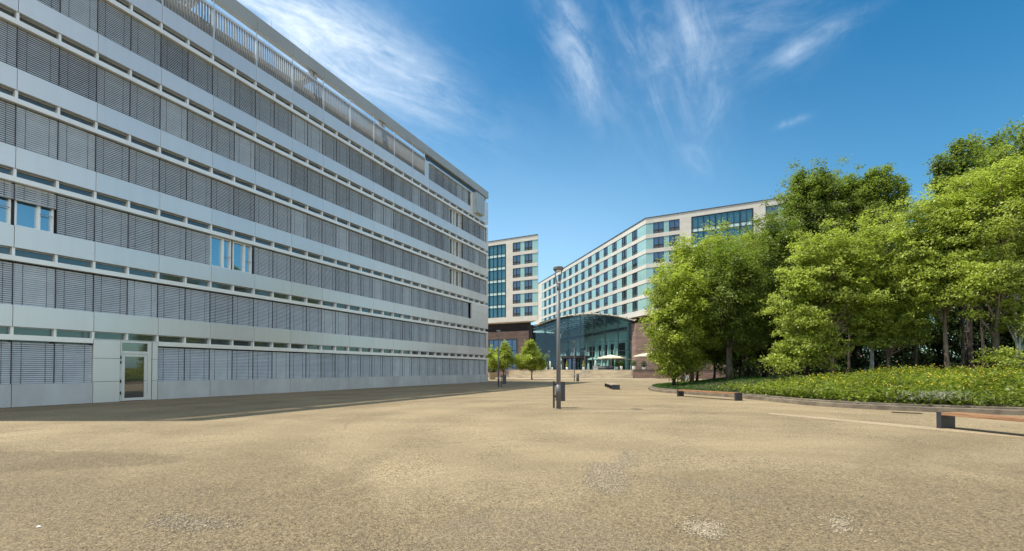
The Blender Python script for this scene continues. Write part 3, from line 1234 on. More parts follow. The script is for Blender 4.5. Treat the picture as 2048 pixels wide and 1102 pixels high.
lounge(1204, 6.2, 'dark lounge sofa left of the parasol pole')
lounge(1217, 6.6, 'dark lounge sofa in front of the parasol pole')
x = tloc(1191, 6)
c = thing('storage_chest', 'grey storage chest on the terrace edge', 'chest', tpt(x, 6, TH), TA)
mb = MB()
mb.box(-.5, .5, -.3, .3, 0, .66)
mb.build('body', 'wallgrey', c, bevel=.015)
mb = MB()
mb.box(-.53, .53, -.33, .33, .665, .73)
mb.build('lid', 'frame', c, bevel=.015)
for px, y, h, lab in ((1100.3, 6, 1.75, 'tall white light column beside the V-headed terrace lamp'), (1190.8, 8, 1.9, 'white light column behind the grey storage chest'),
                      (1104.4, 5, .52, 'short white light bollard at the top of the steps')):
    r = thing('light_column', lab, 'light column', tpt(tloc(px, y), y, TH), 0, 'white light columns on the terrace')
    mb = MB()
    mb.lathe([(.13, 0), (.13, h - .04), (.10, h)], 14)
    mb.build('column', 'white', r, True)
    mb = MB()
    mb.lathe([(.18, 0), (.18, .03)], 14)
    mb.build('base_plate', 'chrome', r, True)

# big tapered planter by the office corner
px, py = at(984.5, 70)
r = thing('planter', 'large tapered tan planter with clipped brown hedge beside the office corner', 'planter', (px, py, 0), .15)
mb = MB()
a, b = .46, .62
mb.add([(-a, -a, .12), (a, -a, .12), (a, a, .12), (-a, a, .12), (-b, -b, 1.05), (b, -b, 1.05), (b, b, 1.05), (-b, b, 1.05)],
       [(0, 3, 2, 1), (4, 5, 6, 7), (0, 1, 5, 4), (1, 2, 6, 5), (2, 3, 7, 6), (3, 0, 4, 7)])
mb.box(-.66, .66, -.66, .66, 1.055, 1.15)
mb.box(-.4, .4, -.4, .4, 0, .118)
mb.build('pot', 'slab', r)
me = raw_mesh('hedge', leaf_ball((0, 0, 1.6), (.85, .85, .65), 1800, .11), 4, ['leaf_dark'])
o = bpy.data.objects.new('hedge', me)
COL.objects.link(o)
o.parent = r


# ------------------------------------------------------------------ street lamps, bins
def lamp(loc, rz, label, h=5.84, r0=.095):
    r = thing('street_lamp', label, 'street lamp', loc, rz, 'disc headed street lamps on the square')
    mb = MB()
    mb.tube([(0, 0, 0), (0, 0, 2.6), (0, 0, h - .75)], [r0, r0 * .9, r0 * .7], 18)
    mb.lathe([(r0 + .012, 0), (r0 + .012, .03)], 18)
    mb.lathe([(r0 * .95 + .012, .52), (r0 * .95 + .012, 1.0)], 18)
    mb.build('pole', 'pole', r, True)
    mb = MB()
    for s in (-1, 1):
        mb.tube([(s * .028, 0, h - .92), (s * .045, 0, h - .74), (s * .12, 0, h - .42), (s * .15, 0, h - .13)], [.03, .028, .024, .02], 8)
    mb.lathe([(r0 * .74, h - .98), (r0 * .7, h - .72), (.02, h - .66)], 14)
    mb.build('fork', 'pole', r, True)
    mb = MB()
    mb.lathe([(.19, h - .14), (.212, h - .115), (.212, h - .03), (.18, h), (.06, h + .008)], 28)
    mb.build('lamp_head', 'pole', r, False)
    mb = MB()
    mb.lathe([(.11, h - .19), (.13, h - .142)], 18)
    mb.build('diffuser', 'lampglass', r, True)
    return r


lx, ly = gpt(1117, 818)
lamp((lx, ly, 0), .25, 'tall grey street lamp with round flat head standing in the middle of the square')
lamp((*at(997, 40), 0), .1, 'dark street lamp in the shade beside the far office corner', 5.3, .07)
lamp((*at(1148.6, 58), 0), .1, 'thin street lamp just before the terrace steps', 5.5, .06)
x = tloc(1098.5, 9)
lamp(tpt(x, 9, TH), .1, 'small pale lamp with V-shaped head on the terrace left of the entrance', 4.0, .06)
x = tloc(1170, 9.5)
lamp(tpt(x, 9.5, TH), .1, 'small pale lamp on the terrace right of the entrance door', 4.0, .06)


def waste_bin(loc, rz, label):
    r = thing('waste_bin', label, 'waste bin', loc, rz, 'dark waste bins hung on posts')
    mb = MB()
    mb.box(-.035, .035, -.045, .045, 0, 1.13)
    mb.build('post', 'bin', r, bevel=.006)
    mb = MB()
    mb.box(.036, .10, -.03, .03, .95, 1.02)
    mb.box(.036, .10, -.03, .03, .45, .52)
    mb.build('bracket', 'bin', r)
    mb = MB()
    mb.box(.10, .46, -.15, .15, .29, 1.07)
    mb.build('body', 'bin', r, bevel=.02)
    mb = MB()
    mb.box(.095, .465, -.155, .155, 1.075, 1.10)
    mb.build('rim', 'plankdark', r, bevel=.006)


bx, by = gpt(1107.5, 815.5)
waste_bin((bx, by, 0), .12, 'dark waste bin on a post behind the tall grey lamp')
bx, by = gpt(1002.5, 774)
waste_bin((bx, by, 0), .0, 'dark waste bin on a post beside the shaded lamp at the office corner')
r = thing('ash_bin', 'round grey bin with dark top standing before the terrace steps', 'bin', (*at(1155.3, 58.3), 0))
mb = MB()
mb.lathe([(.19, 0), (.19, .95), (.17, .98)], 20)
mb.build('body', 'pole', r, True)
mb = MB()
mb.lathe([(.195, .985), (.195, 1.03), (.1, 1.05)], 20)
mb.build('lid', 'bin', r, True)


# ------------------------------------------------------------------ benches
def bench(loc, rz, L, w, h, plates, label, wood='wood'):
    """Local x runs along the bench from its far end."""
    r = thing('bench', label, 'bench', loc, rz, 'plank benches with dark end plates')
    for x in plates:
        mb = MB()
        end = x < .01 or x > L - .15
        mb.box(x, x + .11, -w / 2, w / 2, 0, h if end else h - .085)
        mb.build('leg', 'plankdark', r, bevel=.006)
    mb = MB()
    n = 4
    pw = (w - .012 * (n - 1)) / n
    for i in range(n):
        y0 = -w / 2 + i * (pw + .012)
        mb.box(.112, L - .112, y0, y0 + pw, h - .083, h)
    mb.build('seat', wood, r, bevel=.006)
    return r


def az_rot(dx, dy):
    return math.atan2(dy, dx)


fx, fy = 9.98, 25.9
bench((fx + .2, fy + .1, 0), az_rot(1.62, -3.75), 4.09, .46, .41, (0, 3.98), 'plank bench parallel to the kerb at the narrow left end of the planting bed')
bench((12.0, 11.93, 0), az_rot(math.sin(math.radians(15)), -math.cos(math.radians(15))), 4.1, .56, .45, (0, 3.99), 'nearest plank bench with orange-brown wood, running out at the right edge')
bench((9.0, 40.2, 0), az_rot(-.67, -5.9), 5.95, .6, .40, (0, 2.1, 4.0, 5.84), 'farthest bench seen end-on with four dark plates in the open square', 'oldwood')

# ------------------------------------------------------------------ planting bed
BP = [(46, 5), (32, 9.3), (24, 12.2), (18.25, 15.3), (15.5, 17.0), (13.9, 18.9), (13.45, 21), (13.35, 23), (13.0, 25), (11.9, 27.4), (11.0, 29.6), (10.8, 31.6), (11.2, 34), (12.6, 38), (16, 43), (23, 47.5), (34, 50),
      (50, 49), (64, 38), (66, 16), (58, 6)]


def catmull(p, n=10):
    out = []
    for i in range(len(p)):
        a, b, c, d = (np.array(p[(i + j - 1) % len(p)], float) for j in range(4))
        for k in range(n):
            t = k / n
            out.append(.5 * ((2 * b) + (c - a) * t + (2 * a - 5 * b + 4 * c - d) * t * t + (3 * b - a - 3 * c + d) * t ** 3))
    return np.array(out)


BND = catmull(BP)
BC = np.array([34.0, 29.0])
NB = len(BND)


def bed_rings():
    rs = [0, .01, .03, .06, .1, .15, .22, .3, .42, .6, .8, 1.0]
    return rs


def bed_height_d(d, grassy=0.0):
    t = np.clip(d / 7.5, 0, 1)
    return .26 + .72 * (t * t * (3 - 2 * t))


def bed_point(i, r):
    p = BND[i] * (1 - r) + BC * r
    d = r * np.linalg.norm(BND[i] - BC)
    return p, d


def bed_z(x, y):
    d = np.min(np.linalg.norm(BND - np.array([x, y]), axis=1))
    return float(bed_height_d(d))


mb = MB()
rs = bed_rings()
vs, fs = [], []
for r in rs:
    for i in range(NB):
        p, d = bed_point(i, r)
        vs.append((p[0], p[1], bed_z(p[0], p[1]) if r < 1 else .98))
for j in range(len(rs) - 1):
    for i in range(NB):
        fs.append((j * NB + i, j * NB + (i + 1) % NB, (j + 1) * NB + (i + 1) % NB, (j + 1) * NB + i))
mb.add(vs, fs)
o = mb.build('planting_bed', 'soil', None, True)
tag(o, kind='structure')

# kerb: two courses of stone
nrm = []
for i in range(NB):
    t = BND[(i + 1) % NB] - BND[i - 1]
    t /= np.linalg.norm(t)
    nn = np.array([t[1], -t[0]])
    if np.dot(nn, BND[i] - BC) < 0:
        nn = -nn
    nrm.append(nn)
prof = [(.02, -.1), (.02, .17), (.0, .185), (-.20, .185), (-.20, .255), (-.215, .265), (-.42, .265), (-.42, .1)]
vs, fs = [], []
for i in range(NB):
    for a, z in prof:
        q2 = BND[i] + nrm[i] * (a + .3)
        vs.append((q2[0], q2[1], z))
n = len(prof)
for i in range(NB):
    for j in range(n - 1):
        fs.append((i * n + j, ((i + 1) % NB) * n + j, ((i + 1) % NB) * n + j + 1, i * n + j + 1))
mb = MB()
mb.add(vs, fs)
tag(mb.build('kerb', 'kerb'), kind='structure')


def bed_scatter(n, dmin, dmax, xmin=None, xmax=None, grass=None):
    """Random points inside the bed, dmin..dmax metres from its edge, on the visible side."""
    out = []
    while sum(len(a) for a in out) < n:
        i = RNG.integers(0, NB, n)
        d = RNG.uniform(dmin, dmax, n)
        L = np.linalg.norm(BND[i] - BC, axis=1)
        r = np.clip(d / L, 0, .99)
        seg = np.linalg.norm(BND[(i + 1) % NB] - BND[i], axis=1)
        keep = RNG.random(n) < seg / 2.0 * (1 - r)
        t = RNG.random(n)
        e = BND[i] * (1 - t)[:, None] + BND[(i + 1) % NB] * t[:, None]
        p = e * (1 - r)[:, None] + BC * r[:, None]
        ok = keep & (p[:, 1] < 44) & (p[:, 0] < 44)
        if grass is not None:
            g = (p[:, 1] - 26.0) + (12.2 - p[:, 0]) * -.35 + RNG.normal(size=n) * .5 > 0
            ok &= (g if grass else ~g)
        out.append(p[ok])
    return np.concatenate(out)[:n]


def dist_edge(p):
    out = np.empty(len(p))
    for s in range(0, len(p), 4000):
        q = p[s:s + 4000]
        out[s:s + 4000] = np.min(np.linalg.norm(q[:, None, :] - BND[None], axis=2), axis=1)
    return out


# ground cover: leafy stems, taller away from the kerb
stems = bed_scatter(9500, .02, 9.0, grass=False)
ds = dist_edge(stems)
hz = bed_height_d(ds)
top = np.clip(.42 + ds * .11, .3, .66) * RNG.uniform(.7, 1.25, len(ds)) * (1 + .12 * np.sin(stems[:, 0] * 1.3) * np.cos(stems[:, 1] * 1.1))
LV = []
NL = 15
for k in range(NL):
    f = RNG.random(len(stems)) ** .7
    p = np.stack([stems[:, 0] + RNG.normal(size=len(stems)) * .11, stems[:, 1] + RNG.normal(size=len(stems)) * .11, hz + f * top], 1)
    nr = np.array([0, 0, 1.0]) + RNG.normal(size=p.shape) * .55
    LV.append(leaf_quads(p, nr, RNG.uniform(.08, .17, len(p))))
me = raw_mesh('ground_cover', np.concatenate(LV), 4, ['leaf_cover'])
o = bpy.data.objects.new('ground_cover', me)
COL.objects.link(o)
tag(o, 'dense leafy green ground cover filling the planting bed behind the kerb', 'ground cover', kind='stuff')
sel = (ds > .9) & (RNG.random(len(ds)) < np.where(stems[:, 0] > 14.5, .34, .06))
fp = np.stack([stems[sel][:, 0], stems[sel][:, 1], (hz + top)[sel] + .05], 1)
FL = []
for k in range(4):
    p = fp + RNG.normal(size=fp.shape) * np.array([.05, .05, .05])
    FL.append(leaf_quads(p, np.array([0, 0, 1.0]) + RNG.normal(size=p.shape) * .5, RNG.uniform(.03, .06, len(p)), .9))
me = raw_mesh('flowers', np.concatenate(FL), 4, ['petal'])
o = bpy.data.objects.new('flowers', me)
COL.objects.link(o)
tag(o, 'small yellow flowers dotted over the leafy ground cover', 'flowers', kind='stuff')
# pale dry seed heads near the kerb
cx, cy = gpt(1855, 806)
cx, cy = 15.2 * (1855 - CX) / F * 1.12, 17.0
p = np.stack([RNG.normal(size=1500) * .6 + cx + .3, RNG.normal(size=1500) * .45 + cy, np.zeros(1500)], 1)
p[:, 2] = .45 + RNG.random(1500) * .3
me = raw_mesh('dry_grass', leaf_quads(p, RNG.normal(size=p.shape) * np.array([1, 1, .3]), RNG.uniform(.08, .22, 1500), .12), 4, ['seedhead'])
o = bpy.data.objects.new('dry_grass', me)
COL.objects.link(o)
tag(o, 'pale dry grass heads at the edge of the planting bed', 'grass', kind='stuff')
# mown grass slope at the left end
gp = bed_scatter(26000, .0, 8.0, grass=True)
gz = bed_height_d(dist_edge(gp))
gl = RNG.uniform(.07, .16, len(gp))
p = np.stack([gp[:, 0], gp[:, 1], gz + gl * .35], 1)
nr = RNG.normal(size=p.shape) * np.array([1, 1, .35])
nr /= np.linalg.norm(nr, axis=1, keepdims=True)
tt = np.array([0, 0, 1.0]) + RNG.normal(size=p.shape) * .3
bb = np.cross(nr, tt)
out = np.stack([p - bb * .02 - tt * gl[:, None] * .5, p + bb * .02 - tt * gl[:, None] * .5, p + tt * gl[:, None] * .5], 1).reshape(-1, 3)
me = raw_mesh('grass', out, 3, ['blade'])
o = bpy.data.objects.new('grass', me)
COL.objects.link(o)
tag(o, 'mown green grass slope at the left end of the planting bed', 'grass', kind='stuff')


# ------------------------------------------------------------------ trees
def crown_clumps(c, r, n, seed):
    g = np.random.default_rng(seed)
    out = []
    ph = g.uniform(0, 6.3, 6)
    while len(out) < n:
        d = g.normal(size=3)
        d /= np.linalg.norm(d)
        lob = 1 + .16 * math.sin(3.1 * d[0] * 2 + ph[0]) * math.cos(2.7 * d[1] * 2 + ph[1]) + .14 * math.sin(5.3 * d[2] + 4 * d[0] + ph[2])
        rad = g.random() ** .38
        if g.random() < .16:
            rad = g.uniform(1.0, 1.32)          # sprigs that stick out of the crown
            d[2] = d[2] * .6 + .35
        out.append(np.array(c) + d * rad * lob * np.array(r))
    return np.array(out)


def tree(name, label, px, depth, boxes, leaf, size=.14, dens=1.0, bark='bark', trunk=.14, group='trees in the planting bed', lean=0.0, seed=0, base=None, clump=.5, per=58, droop=0.0, zbase=None, stems=1):
    g = np.random.default_rng(seed * 31 + 5)
    clump *= .74
    if base is None:
        base = at(px, depth)
    zb = zbase if zbase is not None else bed_z(*base) - .1
    r0 = thing(name, label, 'tree', (base[0], base[1], zb), 0, group)
    org = np.array([base[0], base[1], zb])
    ppm = F / depth
    cl, owner = [], []
    for bi, b in enumerate(boxes):
        x0, x1, y0, y1 = b[:4]
        dz = b[4] if len(b) > 4 else 0
        dd = depth + dz
        pm = F / dd
        cc = (((x0 + x1) / 2 - CX) / pm, dd, EYE + (HY - (y0 + y1) / 2) / pm)
        rx, rz = (x1 - x0) / 2 / pm, (y1 - y0) / 2 / pm
        ry = min(rx, 3.2) * .95
        area = 4 * math.pi * ((rx * rz) ** 1.6 / 3 + (rx * ry) ** 1.6 / 3 + (ry * rz) ** 1.6 / 3) ** (1 / 1.6)
        n = max(8, int(area * 1.9 * dens * (.5 / clump) ** 2))
        c = crown_clumps(cc, (max(.15, rx - clump * .45), max(.15, ry - clump * .4), max(.15, rz - clump * .4)), n, seed * 7 + bi)
        cl.append(c)
    cl = np.concatenate(cl) - org
    top = cl[:, 2].max()
    cen = cl.mean(0)
    # leaves
    n = len(cl)
    cr = g.uniform(.5, 1.6, n) * clump
    cnt = np.maximum(20, (per * (cr / clump) ** 2 * g.uniform(.6, 1.3, n)).astype(int))
    idx = np.repeat(np.arange(n), cnt)
    m = len(idx)
    off = g.normal(size=(m, 3)) * .5 * cr[idx][:, None] * (np.array([1.15, 1.15, .50]) if droop else np.array([1.0, 1.0, .85]))
    if droop:
        hd = np.linalg.norm(off[:, :2], axis=1)
        off[:, 2] -= droop * hd
    p = cl[idx] + off
    outw = cl[idx] - cen
    outw /= np.linalg.norm(outw, axis=1, keepdims=True) + 1e-6
    nr = np.array([0, 0, .6]) + outw * .7 + g.normal(size=(m, 3)) * .6
    sz = size * 1.12 * g.uniform(.65, 1.3, m)
    me = raw_mesh('crown', leaf_quads(p, nr, sz), 4, [leaf])
    o = bpy.data.objects.new('crown', me)
    COL.objects.link(o)
    o.parent = r0
    # trunk and limbs
    mb = MB()
    for k in range(stems):
        a = k * 2.4 + seed
        ox, oy = (0, 0) if stems == 1 else (.28 * math.cos(a), .28 * math.sin(a))
        tx, ty = cen[0] * .8 + lean + (ox * 3.5), cen[1] * .8 + oy * 3.5
        th = top * .86 * (1 if k == 0 else g.uniform(.6, .85))
        path, rad = [], []
        rr = trunk * (1 if k == 0 else .75)
        for i in range(9):
            t = i / 8
            path.append((ox + (tx - ox) * t ** 1.6 + math.sin(t * 7 + seed) * .06 * (i > 0), oy + (ty - oy) * t ** 1.6 + math.cos(t * 6 + seed) * .06 * (i > 0), th * t))
            rad.append(rr * ((1.35 - 3.5 * t) if t < .1 else 1 - .86 * t))
        mb.tube(path, rad, 9)
        ids = g.permutation(n)[:min(n, 34 // stems + 6)]
        for i in ids:
            c = cl[i]
            t = float(np.clip(.25 + .6 * (c[2] / max(top, .1)) - .2 + g.uniform(-.06, .06), .16, .95))
            f = t * 8
            j = min(7, int(f))
            u = f - j
            a_ = np.array(path[j]) * (1 - u) + np.array(path[j + 1]) * u
            if np.linalg.norm(c - a_) < .4:
                continue
            mid = (a_ + c) / 2 + np.array([0, 0, .12 * np.linalg.norm(c - a_)]) + g.normal(size=3) * .12
            rb = max(.015, rr * (1 - .86 * t) * .5)
            mb.tube([a_, mid, c], [rb, rb * .6, .008], 5, cap=False)
    mb.build('trunk', bark, r0, True)
    return r0


T = tree
T('maple_tree', 'bright yellow-green maple at the left tip of the bed, foliage almost down to the ground', 1347, 33.5,
  [(1296, 1412, 535, 680), (1292, 1392, 610, 735), (1312, 1378, 690, 768), (1330, 1430, 600, 735), (1340, 1410, 680, 748)], 'leaf_maple', .15, 1.0, 'bark_dark', .12, seed=1, clump=.5)
T('maple_tree', 'tall light green maple rising behind the bright one at the tip of the bed', 1383, 37,
  [(1320, 1425, 490, 640), (1350, 1490, 466, 600), (1330, 1440, 560, 690)], 'leaf_maple', .15, 1.0, 'bark', .16, seed=2, clump=.55)
T('maple_tree', 'broad mid green maple with a thick brown trunk behind the grass slope', 1459, 33,
  [(1390, 1500, 550, 700), (1440, 1550, 580, 725), (1410, 1530, 480, 620)], 'leaf_mid', .14, 1.0, 'bark', .24, seed=3, clump=.5)
T('maple_tree', 'full green maple between the thick brown trunk and the dark tall tree', 1530, 37,
  [(1465, 1600, 462, 620), (1480, 1590, 560, 710), (1515, 1605, 432, 530)], 'leaf_mid', .15, 1.0, 'bark_dark', .2, seed=4, clump=.55)
T('tall_tree', 'tall dark green tree whose top stands above the hotel roof edge', 1615, 41,
  [(1560, 1690, 355, 520), (1580, 1665, 338, 430), (1545, 1720, 450, 650), (1650, 1725, 350, 500), (1620, 1740, 420, 560), (1592, 1612, 332, 390), (1622, 1640, 338, 390), (1640, 1664, 334, 392), (1690, 1712, 348, 400)], 'leaf_mid', .16, 1.0, 'bark_dark', .22, seed=5, clump=.55)
T('tall_tree', 'tall feathery green tree with several pointed tops in the middle of the grove', 1750, 40,
  [(1685, 1795, 375, 560), (1720, 1785, 336, 440), (1765, 1818, 360, 500), (1690, 1840, 470, 660), (1744, 1760, 334, 385), (1764, 1782, 330, 385), (1796, 1816, 352, 400), (1722, 1738, 350, 400)], 'leaf_mid', .15, .9, 'bark_dark', .2, seed=6, clump=.5)
T('lime_tree', 'bright lime green tree spreading in layered boughs at the front of the grove', 1661, 25,
  [(1585, 1700, 455, 560), (1650, 1775, 470, 580), (1545, 1660, 590, 690), (1640, 1760, 560, 660), (1560, 1640, 520, 610), (1540, 1620, 660, 744), (1690, 1810, 580, 700), (1600, 1690, 640, 735), (1600, 1740, 520, 620)],
  'leaf_lime', .12, .75, 'bark', .15, seed=7, clump=.42, droop=.35)
T('birch_tree', 'slim pale trunked birch with loose light foliage', 1741, 26,
  [(1700, 1840, 490, 600), (1740, 1860, 540, 680), (1690, 1800, 420, 520)], 'leaf_lime', .11, .6, 'bark_pale', .11, seed=8, clump=.42, droop=.4)
T('young_tree', 'short young tree with brown trunk right of the pale birch', 1775, 25,
  [(1735, 1850, 615, 700)], 'leaf_lime', .11, .7, 'bark', .09, seed=9, clump=.4, droop=.3)
T('lime_tree', 'light green tree on a long bare brown trunk standing alone before dark shade', 1896, 23,
  [(1795, 1880, 400, 520), (1800, 1890, 480, 640), (1850, 1940, 395, 540), (1860, 1990, 350, 480), (1815, 1965, 470, 590), (1900, 1990, 440, 570)], 'leaf_lime', .11, .8, 'bark', .12, seed=10, clump=.42, droop=.35, lean=-.4)
T('lime_tree', 'large yellow-green tree with reddish trunk near the right edge', 1996, 21.5,
  [(1920, 2060, 370, 510), (1950, 2090, 480, 640), (1960, 2100, 300, 420), (1890, 1990, 500, 640)], 'leaf_lime', .105, .8, 'bark', .15, seed=11, clump=.42, droop=.35)
T('maple_tree', 'dark green maple with pointed tops rising behind the right-hand lime trees', 1940, 31,
  [(1880, 1990, 340, 480), (1905, 1945, 280, 380), (1950, 2010, 272, 380), (1870, 1915, 312, 400), (1916, 1932, 276, 330), (1948, 1964, 268, 320), (1874, 1890, 306, 350)], 'leaf_mid', .15, 1.0, 'bark_dark', .2, seed=12, clump=.5)
T('maple_tree', 'tall maple at the right edge reaching highest of all', 2075, 24,
  [(1985, 2130, 262, 400), (2010, 2180, 380, 540), (2040, 2200, 240, 360)], 'leaf_mid', .13, 1.0, 'bark', .2, seed=13, clump=.48)
T('young_tree', 'young tree with low bright branches under the right-hand trees', 2042, 20.5,
  [(1985, 2070, 690, 738), (2020, 2110, 610, 700)], 'leaf_lime', .10, .6, 'bark_pale', .10, seed=14, clump=.35, droop=.3)
T('lime_tree', 'light green tree just past the right edge with boughs reaching in', 2190, 21,
  [(2100, 2280, 300, 520), (2080, 2250, 480, 640)], 'leaf_lime', .12, .8, 'bark', .16, seed=15, clump=.48)
# slim stems of the left cluster
for i, (px, dep, bx, lab) in enumerate((
        (1393, 35, (1368, 1445, 600, 730), 'slim dark stemmed maple leaning left of the thick brown trunk'),
        (1428, 35.5, (1400, 1475, 640, 745), 'leafy low maple bushing out at the top of the grass slope'),
        (1480, 36, (1450, 1535, 600, 738), 'slim dark stemmed maple right of the thick brown trunk'),
        (1497, 38, (1485, 1565, 600, 735), 'multi stemmed dark maple in the shade beyond the grass'),
        (1575, 34, (1535, 1615, 590, 740), 'dark small tree in front of the brown hotel wall'))):
    T('small_maple', lab, px, dep, [bx], 'leaf_dark' if i > 1 else 'leaf_mid', .14, .9, 'bark_dark', .10, group='slim maples in the shade', seed=20 + i, clump=.45, stems=2 if i == 3 else 1)
# dark understorey
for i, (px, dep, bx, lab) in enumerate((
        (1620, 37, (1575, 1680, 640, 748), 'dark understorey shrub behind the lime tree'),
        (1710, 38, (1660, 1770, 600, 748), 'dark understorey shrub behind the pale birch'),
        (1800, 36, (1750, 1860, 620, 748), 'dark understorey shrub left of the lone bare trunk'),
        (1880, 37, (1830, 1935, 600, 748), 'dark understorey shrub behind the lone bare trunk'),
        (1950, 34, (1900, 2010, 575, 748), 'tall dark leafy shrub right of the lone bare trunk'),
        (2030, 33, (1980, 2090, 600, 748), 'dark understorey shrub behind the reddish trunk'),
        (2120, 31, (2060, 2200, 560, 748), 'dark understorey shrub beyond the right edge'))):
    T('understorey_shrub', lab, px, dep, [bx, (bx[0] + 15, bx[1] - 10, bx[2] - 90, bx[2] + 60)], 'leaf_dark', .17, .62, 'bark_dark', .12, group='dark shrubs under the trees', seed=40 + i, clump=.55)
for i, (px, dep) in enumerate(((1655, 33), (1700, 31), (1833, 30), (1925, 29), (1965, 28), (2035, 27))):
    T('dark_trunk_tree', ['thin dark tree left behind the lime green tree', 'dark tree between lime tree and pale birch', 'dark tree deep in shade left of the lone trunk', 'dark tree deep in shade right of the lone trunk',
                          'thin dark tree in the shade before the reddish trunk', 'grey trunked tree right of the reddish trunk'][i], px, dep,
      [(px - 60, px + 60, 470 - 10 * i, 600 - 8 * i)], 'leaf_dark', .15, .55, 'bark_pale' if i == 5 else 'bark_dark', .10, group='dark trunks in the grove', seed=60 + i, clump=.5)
# long dark hedge closing the grove at the back
hx = RNG.uniform(24, 66, 26000)
p = np.stack([hx, 45.5 + RNG.normal(size=26000) * .5 + (hx - 45) * -.12, .7 + RNG.random(26000) ** .8 * (2.3 + .5 * np.sin(hx * .9) + .4 * np.sin(hx * 2.3))], 1)
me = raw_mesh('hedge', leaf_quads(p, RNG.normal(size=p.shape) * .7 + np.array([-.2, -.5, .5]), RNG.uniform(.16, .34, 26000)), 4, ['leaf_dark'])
o = bpy.data.objects.new('hedge', me)
COL.objects.link(o)
tag(o, 'long dark hedge closing off the back of the grove behind the trunks', 'hedge')
# small lit trees before the steps
for i, (px, dep, bxs, lab) in enumerate((
        (1064, 67.5, [(1037, 1088, 706, 741), (1044, 1078, 692, 722), (1052, 1068, 680, 704), (1030, 1056, 714, 740), (1066, 1094, 716, 741)], 'small bright round-headed tree standing before the terrace steps'),
        (1007, 66, [(983, 1031, 706, 738), (992, 1024, 695, 722), (1002, 1017, 684, 706), (976, 1000, 712, 738)], 'small bright tree left of the stair handrail, near the office corner'),
        (981, 73, [(966, 996, 695, 735)], 'small tree mostly hidden by the office corner'))):
    T('small_tree', lab, px, dep, bxs, 'leaf_maple', .22, 1.1, 'bark_dark', .10, group='small trees at the foot of the terrace', seed=80 + i, base=at(px, dep), zbase=0.0, clump=.5, per=42)

# ------------------------------------------------------------------ two people sitting behind the grass slope


def person(loc, rz, label, shirt):
    r = thing('person', label, 'person', loc, rz, 'people sitting on the kerb')
    me = bpy.data.meshes.new('body')
    V = [(0, 0, .42), (0, -.02, .62), (0, -.03, .82), (0, -.01, .95), (0, .02, 1.06), (0, .03, 1.17),
         (-.17, -.02, .86), (-.22, .1, .64), (-.12, .3, .58), (.17, -.02, .86), (.22, .1, .64), (.12, .3, .58),
         (-.1, .02, .40), (-.13, .42, .46), (-.13, .48, .06), (-.13, .62, .04), (.1, .02, .40), (.13, .42, .46), (.13, .48, .06), (.13, .62, .04)]
    E = [(0, 1), (1, 2), (2, 3), (3, 4), (4, 5), (2, 6), (6, 7), (7, 8), (2, 9), (9, 10), (10, 11), (0, 12), (12, 13), (13, 14), (14, 15), (0, 16), (16, 17), (17, 18), (18, 19)]
    R = [.15, .15, .16, .055, .09, .085, .07, .05, .035, .07, .05, .035, .1, .075, .05, .04, .1, .075, .05, .04]
    me.from_pydata(V, E, [])
    o = bpy.data.objects.new('body', me)
    COL.objects.link(o)
    o.parent = r
    me.materials.append(M[shirt])
    sk = o.modifiers.new('skin', 'SKIN')
    for i, v in enumerate(me.skin_vertices[0].data):
        v.radius = (R[i], R[i])
    me.skin_vertices[0].data[0].use_root = True
    ss = o.modifiers.new('sub', 'SUBSURF')
    ss.levels = ss.render_levels = 1
    mb = MB()
    mb.lathe([(.04, 1.05), (.105, 1.1), (.115, 1.18), (.08, 1.27), (.02, 1.285)], 12, 0, .01)
    mb.build('hair', 'hair', r, True)


person((*at(1366.5, 47), 0.02), 2.6, 'seated person in dark clothes leaning forward, left of the tree trunks', 'cloth')
person((*at(1374, 47.6), 0.02), 2.2, 'second seated person, dark hair, beside the brown tree trunk', 'cushion')

# ------------------------------------------------------------------ ground
mb = MB()
mb.add([(-900, -900, 0), (900, -900, 0), (900, 900, 0), (-900, 900, 0)], [(0, 1, 2, 3)])
tag(mb.build('ground', 'ground'), kind='structure')


def blob(px_pts, z, name, m, smooth=6):
    pts = [gpt(*p) for p in px_pts]
    c = catmull(pts, smooth)
    c = c + RNG.normal(size=c.shape) * .025
    mb = MB()
    mb.add([(x, y, z) for x, y in c], [tuple(range(len(c)))])
    return tag(mb.build(name, m), kind='structure')


blob([(1540, 826), (1580, 829), (1870, 855), (2060, 873), (2060, 877), (1870, 860), (1600, 834), (1540, 828)], .004, 'pavement_seam', 'patch_pale', 3)
# edge strip of stone along the office wall
# loose gravel
GV = []


def gravel(px_poly, n, size):
    pts = np.array([gpt(*p) for p in px_poly])
    lo, hi = pts.min(0), pts.max(0)
    got = 0
    while got < n:
        q = RNG.uniform(lo, hi, (n * 2, 2))
        ins = np.zeros(len(q), bool)
        j = len(pts) - 1
        for i in range(len(pts)):
            a, b = pts[i], pts[j]
            cond = ((a[1] > q[:, 1]) != (b[1] > q[:, 1])) & (q[:, 0] < (b[0] - a[0]) * (q[:, 1] - a[1]) / (b[1] - a[1] + 1e-12) + a[0])
            ins ^= cond
            j = i
        q = q[ins][:n - got]
        q = q + RNG.normal(size=q.shape) * .05 * (1 + 2 * (RNG.random((len(q), 1)) < .2))
        got += len(q)
        GV.append((q, size))


